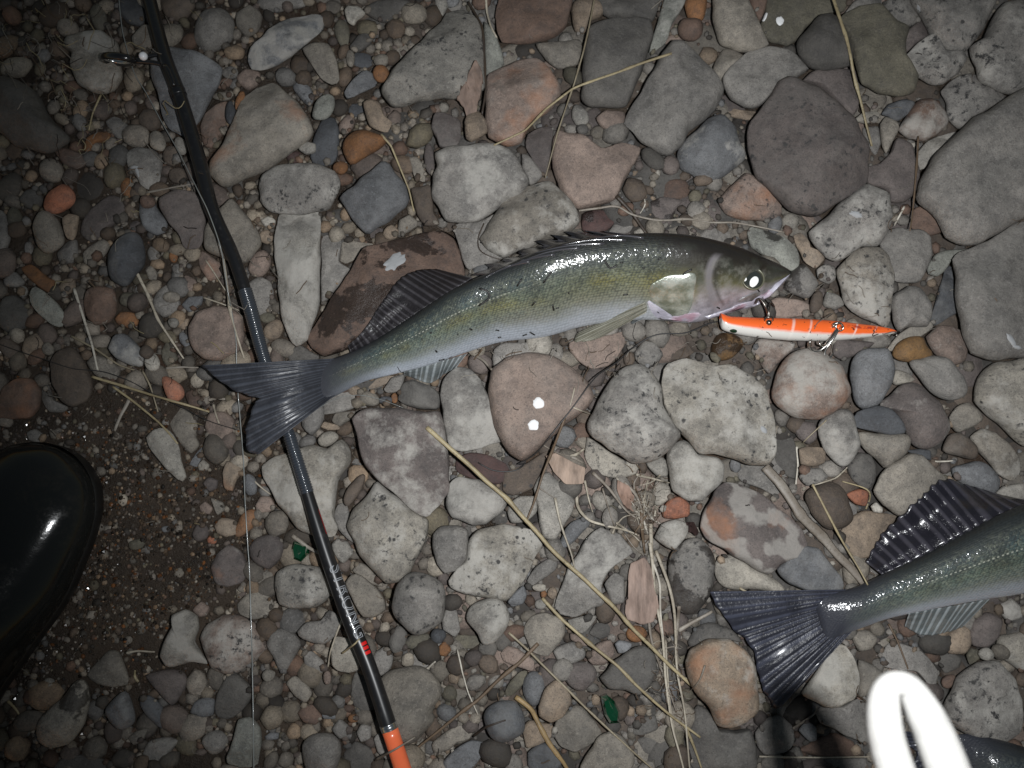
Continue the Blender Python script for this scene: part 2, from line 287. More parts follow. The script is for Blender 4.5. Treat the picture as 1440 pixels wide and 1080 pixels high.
# ------------------------------------------------------------------ stones, traced one by one
STONES = '''00|1|dg|fr|-60,430 0,390 60,395 130,430 190,480 240,560 290,630 355,700 330,740 270,770 190,775 110,750 50,710 -10,660 -60,600|big dark olive-grey boulder at the left edge
00|1|bg|fd|350,190 430,165 520,165 590,210 615,300 620,400 590,450 520,475 470,475 400,430 360,350 370,270 320,240|blocky beige-grey stone under the rod's line guide
00|0|ol|r|e 500 88 42 72 -12
00|1|bl|fv|780,260 870,240 990,270 1090,310 1130,350 1110,430 1050,540 990,650 930,690 860,660 830,600 800,480 770,380|flat blue-grey slate lying under the rod's tip half
00|0|bg||670,200 730,130 790,140 800,230 740,260 680,240
00|0|gr|r|1000,110 1060,50 1130,50 1190,110 1180,190 1110,250 1040,270 990,230 980,170
00|0|bg||1200,80 1270,30 1330,80 1310,160 1250,190 1200,140
01|1|bl|db|10,250 60,200 150,120 240,80 330,50 385,60 370,130 310,210 230,270 140,330 60,360 10,350 -10,300|long blue-white slanting stone at the top, right of the rod
01|1|bg|fo|-200,840 -150,780 -80,640 -30,500 30,430 110,415 180,460 260,530 320,610 330,670 280,730 210,780 140,830 60,880 0,900 -60,930 -130,945 -190,890|large pointed grey-tan stone close right of the rod
00|0|rb|f|1040,580 1100,530 1160,510 1180,570 1160,640 1100,720 1070,760 1030,740 1015,660
00|0|pk||1200,390 1250,350 1320,370 1310,430 1260,460 1210,430
00|1|db|r|e 1165 570 26 58 0
00|1|ob|r|e 1215 510 22 52 20
00|0|gr|a|540,620 580,590 640,620 685,670 660,705 600,710 560,670
00|0|br||e 760 610 60 55 0
00|1|bg|r|e 798 715 42 52 -20
00|1|lg|r|e 915 740 30 48 -15
00|0|gr|d|640,780 700,750 790,760 825,820 810,920 770,965 720,950 690,890 650,850|dull grey stone with a white smear, left of the rod
00|0|ob||420,760 440,700 500,670 560,670 560,710 490,730 450,780
00|0|rb||280,770 330,750 420,780 440,830 390,860 330,840
00|1|or|r|225,1030 240,990 290,950 340,935 380,980 375,1030 330,1065 280,1085 230,1070|bright salmon-orange pebble
00|0|ob|r|e 645 950 35 55 0
00|-1|dk||370,920 430,860 510,890 560,950 530,1010 450,1040 380,1010
10|0|mv|f|420,190 470,120 560,50 620,70 640,150 570,210 510,270 460,295 410,250
10|0|dg||100,80 140,30 200,20 220,80 190,130 140,120
10|1|mv|f|810,70 900,30 990,30 1050,110 1055,180 1030,290 1000,320 930,310 910,260 850,190 810,120|flat purple-grey slab touching the rod's left side
00|0|br||e 870 790 45 50 0
00|0|br||e 900 890 45 45 0
00|0|gr||e 1165 370 40 30 0
00|0|bg|r|e 1125 487 50 22 0
00|0|rb||e 1140 425 48 24 -20
00|0|db||600,60 620,-20 680,-20 740,60 720,130 650,120
01|0|gr|r|40,20 100,-20 300,-30 290,30 190,50 110,65
00|0|br||810,10 850,-30 960,-30 990,30 950,90 900,110 840,90
01|1|lg|afs|670,470 720,390 760,340 880,220 970,110 1000,40 1080,30 1130,70 1180,150 1200,230 1190,330 1195,440 1150,480 1050,500 900,510 790,540 730,540 690,510|large triangular pale stone with black mottling, top centre
01|0|gn||1190,110 1240,150 1280,260 1290,330 1230,370 1200,390 1190,250
01|0|lg||940,0 1000,-10 1010,30 980,80 950,50
01|0|dg||580,60 640,10 760,0 830,20 800,60 720,110 660,110
01|1|bg|f|270,250 330,220 400,225 440,290 460,400 420,425 370,400 320,330
01|1|wh|a|485,60 500,35 560,40 590,70 550,100 530,130 500,110
01|0|ol|r|e 475 170 38 72 -5
01|0|dg||510,240 560,180 630,170 620,220 570,260 525,265
01|0|bg|r|e 513 298 23 42 0
01|-1|db||e 575 305 60 40 0
01|0|bg|r|e 672 308 38 32 0
01|1|ob|r|e 670 377 42 42 0|orange-brown marble-like pebble
01|1|bl|f|480,460 520,410 590,355 630,365 650,420 610,450 540,480 490,490
01|0|bl|s|225,440 260,410 310,440 330,490 310,540 270,510 235,470
01|1|gn|r|320,580 340,520 390,480 430,490 435,540 410,590 370,610 330,605|pale green smooth pebble
01|0|db|f|340,680 370,600 430,590 460,660 450,800 410,840 330,835 310,790
01|1|tn|a|580,520 610,505 660,520 690,590 725,620 700,670 650,660 610,640 590,580
01|1|ob|r|475,730 510,680 570,660 640,680 700,710 650,760 580,800 520,835 490,800|ochre-brown domed stone
01|1|ob|r|e 465 850 38 33 0
01|0|pk|r|e 495 635 35 50 30
01|-1|db||e 545 560 45 35 0
01|1|lg|a|250,755 290,720 340,730 340,770 290,785
01|0|mr|r|e 235 797 45 30 0
01|1|gr|ds|50,960 70,890 130,850 250,835 370,840 440,870 465,930 455,990 400,1060 330,1080 220,1090 110,1070 60,1030|mottled grey stone with a chalky patch, above the long upright stone
11|1|bl|a|465,80 500,40 580,-30 680,-110 720,-100 790,-10 815,70 790,120 700,190 610,250 570,230 510,160|blue-grey diamond-shaped stone
01|1|mv|af|920,650 940,570 990,570 1070,610 1075,700 1050,750 970,750 950,700
01|1|tn|a|1090,620 1110,575 1170,565 1215,640 1200,680 1130,720 1100,700
01|1|gr|fd|945,790 1000,760 1100,745 1250,740 1340,770 1390,850 1420,920 1380,990 1300,1030 1180,1120 1100,1135 1000,1120 930,1010 930,900 960,850|big rounded grey slab above the whole fish's second back fin
02|1|pk|fo|-60,430 -50,380 30,330 110,300 200,295 260,360 320,440 325,490 280,550 200,610 150,660 120,720 40,740 -50,700 -60,560|pinkish-grey stone with an orange stain, crossed by a bent straw
02|1|rb|f|-15,80 0,20 30,-30 360,-30 370,50 350,130 290,190 190,215 90,230 20,210|wide red-brown stone at the top edge
01|0|mv||e 915 810 28 85 -5
01|0|bg||800,800 850,790 890,850 890,920 840,900
11|0|br||820,20 870,10 920,0 940,150 970,200 890,210 850,150
02|0|bg|a|190,230 300,220 420,205 425,290 400,330 310,350 250,310
02|0|tn||370,60 390,10 500,0 550,50 530,80 470,110 440,170 390,160
02|0|dg|a|500,-20 830,-20 800,60 780,110 690,95 560,95 510,60
02|1|dg|f|450,160 520,110 640,95 770,105 785,180 765,260 740,330 700,430 650,540 570,545 470,545 420,490 430,330|dark grey squarish slab with a straw across it
02|0|gn|d|790,170 850,-20 960,-20 930,50 880,130 850,220 770,260
02|0|ob|r|945,20 970,-10 1050,-10 1055,60 1030,110 970,100
02|0|rb|r|915,120 960,95 1030,110 1030,180 980,210 920,180
02|1|bg|a|1085,-20 1240,-20 1290,70 1340,170 1375,230 1290,270 1230,260 1130,230 1100,150|pale beige wedge-shaped stone at the top edge
02|0|bg|r|1085,350 1130,260 1180,240 1230,280 1240,310 1180,390 1150,420 1100,400
02|1|gr|a|640,620 680,530 760,400 830,270 880,210 930,205 980,260 1060,340 1130,420 1140,480 1100,560 1040,620 970,670 930,740 870,790 800,770 730,730 680,680|big grey diamond-shaped stone at the tip of the bent straw
02|0|bl|dr|905,780 960,700 1060,610 1130,590 1190,640 1230,740 1250,810 1170,880 1060,920 980,890 920,850|blue-grey rounded stone with a white chalky side
02|0|pk||495,600 540,560 640,570 640,630 570,670 520,640
02|0|lg|r|375,560 400,530 450,570 455,620 410,640 380,610
02|1|dg|r|e 430 655 30 25 0
02|0|pk|f|290,660 360,680 440,700 540,760 640,730 720,760 680,850 640,930 590,1020 500,1040 400,1060 330,1000 290,900 265,800|flat pink-brown slab above the whole fish's spiny back fin
02|0|mv|f|150,680 220,640 280,650 270,780 240,880 190,830 140,740
02|0|gr||120,780 170,800 230,890 170,940 130,900
12|1|bg|ds|-100,280 -60,220 0,130 30,70 140,10 260,-15 330,40 400,130 410,190 360,250 250,280 120,330 30,370 -50,340|smooth taupe stone touching the spiny back fin
02|-1|rb|w|800,960 860,910 940,910 980,950 960,1000 880,1020 810,1010
12|0|pk|os|1110,80 1170,20 1250,-60 1320,-20 1430,90 1440,150 1370,190 1250,180 1160,150|pink-orange mottled stone above the whole fish's head
03|1|gr|f|-85,400 -40,330 60,260 160,240 260,260 330,330 350,360 260,410 200,430 130,520 80,550 20,545 -50,500|grey egg-shaped stone
02|-1|tn||1130,520 1220,560 1320,560 1280,610 1180,590
03|2|mv|fs|35,690 60,620 130,520 190,430 240,400 300,420 400,460 480,540 560,600 600,690 640,760 650,850 640,930 590,980 500,1030 430,1080 370,1100 300,1090 240,1060 170,990 90,910 50,820|largest mauve-grey stone, smooth with scattered black dots
03|1|ol|fa|510,90 600,40 700,30 780,110 850,150 830,230 840,300 900,400 880,470 800,490 700,470 620,430 590,330 560,250 540,180|olive-grey slab beside the upright straw at the top right
03|1|dg|r|285,230 320,170 380,100 430,75 490,100 540,180 560,260 570,330 480,350 380,355 320,310
03|-1|ol|f|140,-20 570,-20 530,60 420,80 340,140 290,210 240,240 150,220 100,140 130,60
03|0|rb||50,-10 140,-10 130,60 100,110 60,50
03|0|mv|f|315,410 370,360 470,345 560,360 590,430 600,560 560,590 480,520 400,440
03|0|gr||530,70 600,-10 720,-20 730,40 640,40
03|0|gr|s|720,20 850,-20 920,80 870,140 800,160 740,90
03|1|gr|as|860,-20 1290,-20 1270,80 1200,190 1150,260 1060,270 990,230 940,130 910,60|angular blue-grey dotted stone at the top edge on the right
03|0|mv||840,160 930,100 960,190 900,220 840,270 820,230
03|1|gr|sda|840,280 900,220 970,190 1040,270 1130,270 1150,310 1110,370 1030,430 960,430 900,390 850,330
03|1|gr|dsa|1165,240 1230,200 1270,100 1330,20 1440,0 1500,100 1500,430 1440,460 1360,475 1280,450 1210,400 1190,320|dark stone with large chalky patches at the top right corner
03|0|gr|fs|1010,460 1100,390 1190,380 1260,450 1360,490 1340,530 1240,570 1160,620 1110,660 1050,600 1040,520
03|0|rb|d|805,660 850,580 900,510 960,500 1030,550 1055,620 1030,660 930,720 860,700|tan-red rounded stone
03|0|db|a|715,580 750,530 830,505 890,520 850,580 800,615 750,590
03|2|gr|fv|890,1000 930,870 1000,770 1110,670 1170,600 1260,560 1370,490 1450,450 1560,560 1560,1000 1440,1110 1330,1170 1210,1240 1120,1240 1050,1200 1000,1110 930,1050|huge rugged grey boulder cut by the right edge
03|0|lg|fd|900,770 940,720 1020,680 1115,655 1080,710 1000,770 940,850 905,860 885,800
03|0|mv|af|640,850 700,830 760,770 790,700 860,740 900,850 890,980 830,1030 760,1020 740,960 650,930
03|0|pg||580,610 620,570 700,570 710,610 640,625
03|0|bg||710,630 740,590 800,620 805,660 770,730 740,780 720,740
03|-1|gr||620,650 700,640 720,720 690,790 650,750
13|1|gr|sd|355,240 430,160 500,100 560,40 630,0 720,30 750,60 770,170 750,240 700,310 610,320 530,380 480,390 430,370 380,310|granular grey stone just under the largest mauve stone
13|1|gr|f|700,300 740,240 800,220 900,230 960,270 970,350 950,420 900,490 830,500 770,480 750,390|grey rounded stone with one dark oval spot
13|1|bg|ds|490,430 540,370 620,320 700,320 750,370 770,470 765,600 760,690 740,720 660,690 560,640 510,550|beige egg-shaped speckled stone above the lure's thin end
13|1|gr|a|770,600 790,540 850,510 910,530 960,590 975,660 950,720 870,720 800,740 770,680
13|0|bg|f|740,840 800,760 900,690 950,680 985,710 960,740 880,790 800,840
13|1|am|r|775,860 800,800 860,770 920,770 945,820 975,850 960,885 890,900 810,890|shiny amber-brown pebble by the lure's thin end
13|0|pk|d|940,770 990,720 1060,710 1120,740 1155,830 1140,890 1080,920 1000,870 970,830
13|2|gr|f|1080,380 1120,340 1200,310 1300,250 1440,175 1540,250 1540,840 1440,870 1330,885 1250,880 1170,850 1140,790 1120,680 1090,560 1090,460|big smooth squarish grey slab at the right edge
13|0|gn|f|950,410 990,350 1060,330 1160,325 1080,370 1040,440 1000,465 955,450
13|0|db|f|970,690 1010,520 1050,420 1080,390 1095,540 1110,640 1060,670 1000,710
13|1|bl|r|555,930 590,860 660,830 740,825 770,880 775,970 750,1040 700,1110 640,1130 590,1100 565,1020|smooth blue-grey oval stone below the lure
13|1|pk|ordv|165,1030 200,930 260,860 350,830 450,870 520,920 550,1010 550,1060 500,1130 420,1180 330,1190 250,1170 180,1110|round pink-red stone below the lure's treble hook
13|1|gr|r|860,900 920,880 1000,870 1080,910 1140,980 1140,1060 1080,1090 1000,1080 920,1000
13|1|pg|ds|1190,1060 1200,970 1290,900 1440,880 1540,950 1540,1250 1440,1330 1350,1250 1260,1170 1190,1100|pale cream dotted stone at the right edge
13|0|mv||480,780 600,790 690,800 600,860 520,890 470,860
13|0|gr|s|390,430 430,405 480,420 485,480 450,500 400,480
13|0|lg||420,600 440,540 500,560 530,610 480,635 430,620
13|0|pk|f|140,600 180,570 290,580 360,610 350,660 220,680 140,660
13|0|gn|wf|35,240 60,205 130,230 230,270 290,320 310,380 290,430 220,430 100,350 50,310|greenish-grey stone with wet black blots behind the fish's snout
13|0|tn|a|275,250 310,235 350,290 350,320 410,340 435,370 385,425 330,390 310,350 280,300
13|0|gr|w|220,520 260,440 320,400 380,470 400,510 340,580 240,540
13|1|br|r|e 390 590 30 62 12
13|0|pk|sd|60,840 90,780 200,790 280,800 270,840 200,900 150,960 110,920
13|0|rb|f|870,220 880,120 940,110 1000,170 1030,240 960,260 900,230
11|1|lg|db|135,150 160,100 240,65 310,90 360,150 365,300 360,450 355,640 320,720 300,790 250,820 220,800 170,700 145,500 130,330|long upright pale oval stone right of the rod
11|1|rb|wf|300,770 350,680 440,550 510,430 580,325 680,305 780,265 880,220 980,205 1050,250 1070,350 1100,430 1060,520 900,650 760,720 620,770 480,840 380,870 320,830|big brown stone with dark wet blots under the whole fish's second back fin
11|0|gr|f|370,250 430,250 470,290 460,390 520,430 480,480 420,560 370,610 365,450
11|-1|bg|f|460,390 470,285 580,290 690,300 580,325 520,410 490,400
11|0|bg||755,230 760,180 820,150 865,200 800,240 760,260
11|0|tn||e 720 240 40 40 0
11|0|gr|f|1040,200 1150,190 1250,150 1180,250 1170,330 1230,370 1300,370 1200,420 1110,430 1070,350
11|0|pk|r|0,410 20,360 70,330 110,370 100,430 50,470 5,450
11|0|gr|a|0,500 60,460 120,500 130,580 110,640 50,670 0,600
11|0|tn|r|75,740 100,700 150,680 175,720 150,780 90,780
11|0|ol||e 95 672 42 28 0
11|0|wh||60,180 100,160 135,180 125,215 80,210
11|0|tn||e 90 265 40 35 0
11|0|dg|a|200,840 260,810 330,850 370,880 300,895 205,890
11|0|gr||1230,880 1240,830 1290,800 1440,800 1430,870 1300,890 1240,940
22|2|pk|f|-48,80 -30,0 40,-60 150,-85 280,-65 380,-15 450,60 482,150 440,215 350,280 260,360 180,430 120,470 60,430 0,340 -40,220|round pinkish-brown slab carrying two white spots
21|1|gr|fad|970,130 985,40 1050,-20 1130,0 1180,60 1220,150 1260,260 1310,340 1260,370 1150,400 1080,425 1020,400 980,290|curved dark-and-pale grey stone left of the slab with white spots
21|-1|mr|af|1050,450 1110,420 1220,430 1310,480 1320,540 1270,580 1190,570 1100,540 1050,510|dark maroon sunken stone
22|-1|br|fs|30,520 150,470 260,400 300,430 220,520 180,600 90,640 20,620
21|2|mv|fd|525,250 570,210 660,190 800,200 900,215 970,210 990,300 1010,400 1020,500 1010,620 970,690 905,745 850,720 740,640 650,560 590,490 550,390 545,320|big dark mauve slab with a straw end on it
21|1|pg|ds|500,790 530,710 600,630 650,570 740,640 850,720 910,760 900,860 850,960 810,1040 760,1080 700,1090 650,1040 570,950 530,870|beige sandy-grained rounded stone below the dark mauve slab
21|1|pg|fdv|70,490 130,440 280,400 330,385 400,400 470,350 520,410 520,470 460,560 440,680 430,740 450,800 430,850 330,850 250,800 180,720 120,620 80,550|large cream stone under the rod below the fish's tail
21|1|pg|r|350,350 390,315 440,320 450,350 400,390 360,385
21|1|br|r|480,660 500,600 550,540 590,530 580,590 540,650 500,690|brown almond-shaped pebble
21|0|gr|s|430,740 450,680 490,670 510,720 500,790 540,880 500,860 450,800
21|1|gr|abd|1010,590 1060,540 1160,550 1230,590 1310,640 1310,690 1270,740 1200,790 1130,790 1030,750 1000,690|grey and white banded block right of the mauve slab
21|1|gr|a|935,830 970,790 1060,780 1110,820 1105,950 1060,1010 990,1035 950,990 930,900
31|1|pg|dsf|1015,130 1050,70 1100,30 1110,-60 1160,-130 1260,-155 1370,-145 1450,-110 1490,-50 1440,30 1400,110 1340,190 1300,230 1200,220 1090,200 1030,165|large whitish stone with black speckling left of the main straw
21|0|bg|r|555,150 590,110 650,130 660,170 620,185 570,170
21|0|tn|r|e 535 103 35 25 0
21|0|dg|a|755,150 780,70 830,50 930,90 970,130 960,200 880,200 800,180
21|0|gr||680,100 720,40 790,20 780,70 760,110 700,120
21|-1|tn|f|560,70 700,30 760,20 720,60 640,95 580,90
21|0|gr|f|350,190 430,120 510,105 560,140 540,190 460,215 370,225
21|0|bg|a|420,260 440,220 540,210 520,250 460,290
21|0|tn|a|360,290 380,260 450,280 460,300 400,310
21|0|ob||e 738 142 18 28 0
21|0|db|r|e 695 155 38 22 0
21|0|pk||35,690 60,640 110,640 135,690 110,720 50,720
21|0|ob||-20,760 0,710 40,715 45,760 10,810 -20,800
21|0|mv|a|5,900 40,850 130,830 185,880 170,950 110,1010 50,990 10,950
21|0|bg||5,1060 60,1020 125,1020 120,1060 60,1080 5,1080
21|0|lg||420,880 450,850 500,870 530,930 480,980 450,960 430,920
31|1|lg|ds|130,170 140,90 190,55 280,45 360,60 390,130 415,200 390,240 320,270 230,280 160,250|whitish-grey rounded block left of the lettered rod
31|0|bg||525,80 560,35 620,70 650,110 680,160 620,150 560,110
31|1|bg|f|490,140 530,95 580,110 640,160 690,230 695,280 640,315 580,315 540,260 510,200
31|2|gr|rs|725,240 740,170 790,110 860,85 940,105 985,170 995,270 970,350 900,395 830,395 770,350 735,300|round grey ball-like stone right of the lettered rod
31|1|lg|dsr|1100,320 1130,260 1200,225 1270,230 1310,270 1325,330 1290,400 1240,450 1190,455 1160,400 1120,360|white heart-shaped stone with dark dots
31|1|gr|wf|245,390 290,340 370,330 400,280 450,310 475,350 430,420 380,455 310,440 260,420|grey stone with a wet black half left of the rod lettering
31|0|gr|a|90,460 110,390 170,370 240,400 270,450 240,510 200,580 160,590 130,530
30|0|pk|ds|1020,420 1060,350 1130,300 1220,310 1290,340 1330,400 1355,470 1300,540 1220,585 1150,600 1080,570 1040,510|speckled pinkish rounded stone crossed by the fishing line
31|1|pg|f|420,560 415,480 440,415 510,430 550,500 560,580 510,600 450,590
31|0|gr||280,500 320,490 380,540 385,590 340,600 285,550
31|0|bg||190,650 230,610 290,640 320,700 290,750 240,720
31|1|pk|r|e 398 622 20 38 0
31|1|pg|r|65,610 90,580 130,595 120,630 85,640
31|1|bg|fr|640,720 660,640 720,590 830,560 910,580 960,650 970,720 930,800 940,830 880,920 800,960 740,960 690,900 650,800|large round grey-beige stone beside the rod's lower end
31|0|gr||620,560 640,490 690,460 730,510 720,570 680,610 640,600
31|-1|dg||510,680 540,590 590,590 620,680 640,780 580,800 530,760
31|0|dg|r|710,430 750,360 800,390 790,480 740,500 715,470
31|0|ol|s|790,440 820,405 910,400 910,450 870,485 800,470
31|0|db|r|e 960 410 40 38 0
31|0|ob|a|950,480 990,440 1025,480 1000,515 960,510
31|0|gr||975,320 1010,260 1050,280 1070,380 1040,415 980,380
31|-1|ol||1030,450 1060,410 1150,410 1190,450 1140,475 1060,475
31|0|bl||1310,240 1340,190 1390,155 1410,200 1390,250 1330,255
32|0|bg|f|130,390 170,310 250,290 330,320 340,400 290,470 250,520 170,490
32|0|pk||15,500 50,460 100,470 140,500 185,540 180,590 110,570 30,540
32|0|ol|r|35,700 60,640 110,595 150,590 140,640 90,700 50,720
32|0|bl|r|130,640 170,590 230,610 245,670 220,740 180,770 130,720
31|1|db|r|1190,830 1210,770 1270,735 1350,750 1395,820 1390,890 1330,940 1270,950 1220,910|round dark slate pebble with a thin black twig on it
31|0|bl|f|980,1050 1040,990 1120,940 1190,950 1200,990 1150,1060 1100,1100 1000,1100
31|0|bg||1000,890 1060,860 1130,890 1120,930 1060,950 1010,990 940,1000 930,950
32|0|tn||125,880 160,840 220,850 280,860 270,930 200,970 140,980
31|1|gr|r|270,990 290,930 350,900 430,910 470,970 460,1050 420,1100 300,1100|smooth round grey stone at the bottom edge left of the rod
31|0|rb||245,800 280,760 330,760 370,820 340,860 280,850
31|0|bl||370,810 400,780 440,800 440,830 380,830
31|0|ob|r|e 528 830 28 22 0
31|0|gr||420,880 460,830 510,870 510,920 460,930
31|0|gr||545,900 570,860 620,870 620,930 570,950
31|-1|dg||480,1000 540,940 620,980 650,1060 600,1100 480,1100
31|0|gr||630,930 660,900 700,950 740,1040 700,1040 650,1000
31|0|bl||80,920 110,895 155,900 150,935 90,940
30|1|gn|f|1150,1020 1180,920 1210,830 1270,820 1315,870 1325,980 1300,1070 1210,1075 1155,1060|blue-green oval stone at the bottom edge under the fishing line
30|0|dg|f|1085,780 1100,700 1150,610 1200,600 1260,650 1290,700 1240,780 1170,835 1100,820
30|0|bl||960,800 990,740 1050,720 1090,730 1085,810 1030,825
30|0|gr|r|1020,950 1050,900 1110,890 1155,940 1120,1000 1070,1010
30|-1|dg||870,1060 920,990 1010,980 1080,1020 1100,1090 900,1100
30|0|gr|a|725,1000 760,940 850,920 910,940 870,990 830,1050 770,1085 735,1050
30|0|db|r|710,740 750,710 800,740 850,810 860,860 820,880 770,840 730,790
30|1|bl|r|535,790 570,740 630,690 660,730 685,840 620,885 570,860
30|0|mv|sa|735,610 790,590 860,575 930,590 955,640 920,720 880,765 850,740 800,690
30|0|bg||440,610 500,540 550,480 600,490 640,580 660,650 590,670 500,660
30|1|pg|wr|190,920 210,830 320,720 390,640 440,650 455,740 430,840 380,930 340,970 250,970|pale stone with a wet dark side near the boot's lower edge
30|1|lg|ba|820,510 840,430 880,340 870,300 940,270 1000,310 1010,370 990,440 1050,550 980,545 900,560 850,560|whitish stone with a tan band and concave sides
30|0|pk|a|975,280 1020,235 1060,265 1050,310 1010,320
30|-1|gr||680,440 740,390 800,420 820,480 780,500 720,490
20|0|mv|od|1070,1000 1100,930 1160,880 1230,920 1260,1010 1230,1080 1150,1100 1090,1080|purple-grey stone with rusty tint left of the fishing line
30|0|bg||1200,250 1260,190 1340,190 1390,240 1380,300 1290,330 1210,300
30|-1|bg|a|1100,240 1140,195 1210,180 1190,230 1120,260
30|0|dg|f|270,1080 330,1020 440,1010 540,1040 590,1090
30|0|bg||650,930 690,890 750,880 730,940 680,965
30|0|lg|r|e 248 647 32 25 0
20|1|wh|af|735,340 780,300 830,290 870,320 910,390 920,460 945,540 920,570 860,520 800,450 750,390|white marble-like shard on the wet soil
20|0|bg|f|840,220 860,170 920,190 970,220 1005,280 990,330 1015,380 970,430 920,380 870,300
20|0|pk|f|1040,290 1060,220 1140,210 1190,250 1185,320 1120,380 1060,340
20|1|or|r|820,50 850,35 920,80 935,130 900,160 850,150|orange-brown pebble above the white shard
20|0|rb||940,120 980,100 1025,150 1010,190 960,180
20|0|bl|a|960,480 990,430 1025,390 1020,450 1000,490
20|0|pg||1005,480 1030,455 1060,480 1050,510 1010,510
20|0|tn|o|1125,520 1150,460 1200,480 1235,510 1195,560 1180,615 1140,600
20|0|mv||1030,575 1060,545 1105,560 1100,600 1060,620
20|0|bl|r|1235,600 1245,530 1290,550 1300,620 1260,640
20|0|mv|r|975,830 1010,770 1055,800 1050,850 1000,870
20|0|tn|o|1085,790 1120,750 1190,760 1220,820 1150,850 1100,830
20|0|ob|r|1185,820 1230,730 1290,705 1305,760 1280,800 1210,850
20|0|pg||1070,650 1130,670 1140,710 1100,735
20|0|pk||1010,690 1040,665 1075,700 1060,730 1020,720
20|0|gr|a|140,320 180,300 235,340 210,370 150,360
20|1|rb|fo|-20,240 0,160 20,90 90,40 170,50 205,110 205,200 150,250 60,250|rust-brown rounded stone at the left edge above the boot
10|1|br|f|250,900 300,840 370,830 420,880 465,980 470,1060 440,1100 370,1120 310,1090 270,1010|dark brown smooth stone above the boot
20|0|gr||200,60 240,70 270,150 350,190 320,215 250,210 210,150
20|0|bl||e 840 808 20 18 0
20|0|or|r|e 1075 862 25 20 0
20|0|ol|r|e 690 885 45 28 -20
20|-1|dg||860,930 900,880 950,890 940,960 890,980
10|1|bg|r|170,200 200,140 250,135 300,190 325,280 290,330 240,350 200,320 175,260
10|1|tn|a|315,170 350,145 400,160 390,240 370,280 340,270 320,220
10|0|gr|a|290,350 340,290 390,280 400,350 370,400 310,400
10|0|bg||420,350 460,310 530,275 560,310 520,370 470,415 430,400
10|1|db|r|550,400 560,330 620,260 690,250 730,310 730,400 690,460 640,515 570,490|dark blue-grey egg-shaped stone left of the rod
10|0|bl||705,140 720,70 770,60 800,120 850,190 840,240 790,260 730,220
10|0|tn|a|630,120 660,95 705,140 690,170 650,165
10|0|bg|a|565,240 590,205 640,235 610,265
10|0|gr|r|e 778 352 28 40 0
10|0|bg||735,430 770,400 800,450 790,505 760,490
10|0|gr||775,590 800,540 860,500 880,550 920,600 890,650 830,675 790,640
10|1|bg|r|e 873 568 45 30 0
10|0|pk||910,500 940,455 990,480 1010,520 960,550
10|0|pk|o|1000,360 1020,330 1080,370 1130,410 1120,470 1060,490 1020,430
10|-1|bl||1030,530 1060,500 1120,510 1100,560 1050,565
10|0|bl||920,610 960,570 1030,565 1020,610 960,645
10|1|pk|f|960,720 1000,650 1090,610 1170,620 1230,670 1240,770 1210,850 1120,885 1030,890 980,840|squarish pinkish-grey stone above the whole fish's tail tip
10|1|bg|f|1130,120 1180,70 1240,140 1300,220 1320,310 1260,390 1200,400 1100,370 1040,330 1030,250 1070,170|taupe slab partly under the rod above the wrapped joint
10|1|rb|d|430,620 440,540 500,510 580,530 590,640 560,700 490,715 450,680
10|0|ol|r|605,580 630,545 700,550 710,590 660,620 615,610
10|0|ob|a|580,680 610,645 680,650 705,700 660,730 600,710
10|1|gn|f|145,540 170,510 230,540 290,600 330,660 310,720 260,710 200,660 150,590|grey-green elongated stone slanting at the left
10|0|dg|a|0,640 30,570 90,560 160,620 170,690 110,740 40,750 0,710
10|0|ob|a|105,420 150,400 200,430 250,470 285,490 260,550 210,530 150,480
10|0|tn|a|300,520 330,480 380,475 380,530 330,560
10|0|tn||115,840 130,780 190,750 240,780 220,850 170,905 130,870
10|1|bg|r|e 243 830 30 35 0
10|0|br||0,790 40,765 100,820 90,870 40,880 0,840
10|1|bl|d|550,830 580,760 640,755 690,800 730,850 720,920 660,910 590,880|bluish-white stone with a small brown ball pebble on it
10|1|wh|r|e 770 900 38 48 0
10|2|br|r|e 740 848 33 36 0
10|0|bl|r|e 935 785 25 45 -25
10|0|tn|a|900,720 940,680 960,680 950,740
10|0|ol|a|815,840 850,790 880,830 900,880 850,920 825,890
10|0|bg||440,900 480,860 560,880 610,930 600,990 540,1000 480,960
10|0|gr|r|-20,140 30,150 55,240 30,330 -20,370
10|0|ol|r|40,150 70,110 110,150 120,210 90,245 50,220
10|-1|dg|r|e 85 320 45 50 0
10|0|gr|r|e 145 320 25 35 0
10|0|gr|a|20,480 80,440 130,490 100,520 30,515
10|0|lg||e 115 540 25 30 0
10|0|ob|r|e 878 368 22 28 0
10|0|gr|r|e 905 428 30 28 0
10|1|lg|r|e 878 698 28 26 0
10|0|wh|a|e 740 710 22 22 0
10|-1|bg|a|325,730 370,700 410,740 380,780 330,760
10|1|rb|r|e 748 85 40 32 0
10|0|mv||e 690 212 35 28 0
12|-1|mr|w|425,150 480,130 590,130 600,180 560,230 500,250 430,240
12|-1|gr||560,240 600,190 690,180 700,220 650,250
12|-1|mv|w|760,90 830,60 940,80 900,130 880,200 800,210 770,150
12|-1|gr||1010,270 1060,220 1130,220 1200,250 1190,290 1120,300
12|0|pk|f|360,800 430,780 560,760 640,740 650,800 620,860 560,920 480,930 400,890 360,840|pinkish flat stone under the whole fish's breast fin
12|0|gr|s|690,850 740,790 800,800 840,860 800,920 740,920 700,890
12|-1|br|w|820,860 850,790 960,770 1010,830 950,880 860,890
12|0|am|wr|1080,850 1090,790 1130,750 1230,770 1240,820 1180,880 1110,890|wet amber stone under the lure's head
22|2|pg|dsf|830,80 840,-20 870,-50 960,-60 1060,-30 1180,-20 1280,30 1350,110 1385,200 1400,300 1405,400 1370,490 1280,480 1130,440 1020,430 960,360 880,270 840,180|big cream stone with dark mottling under the lure's head
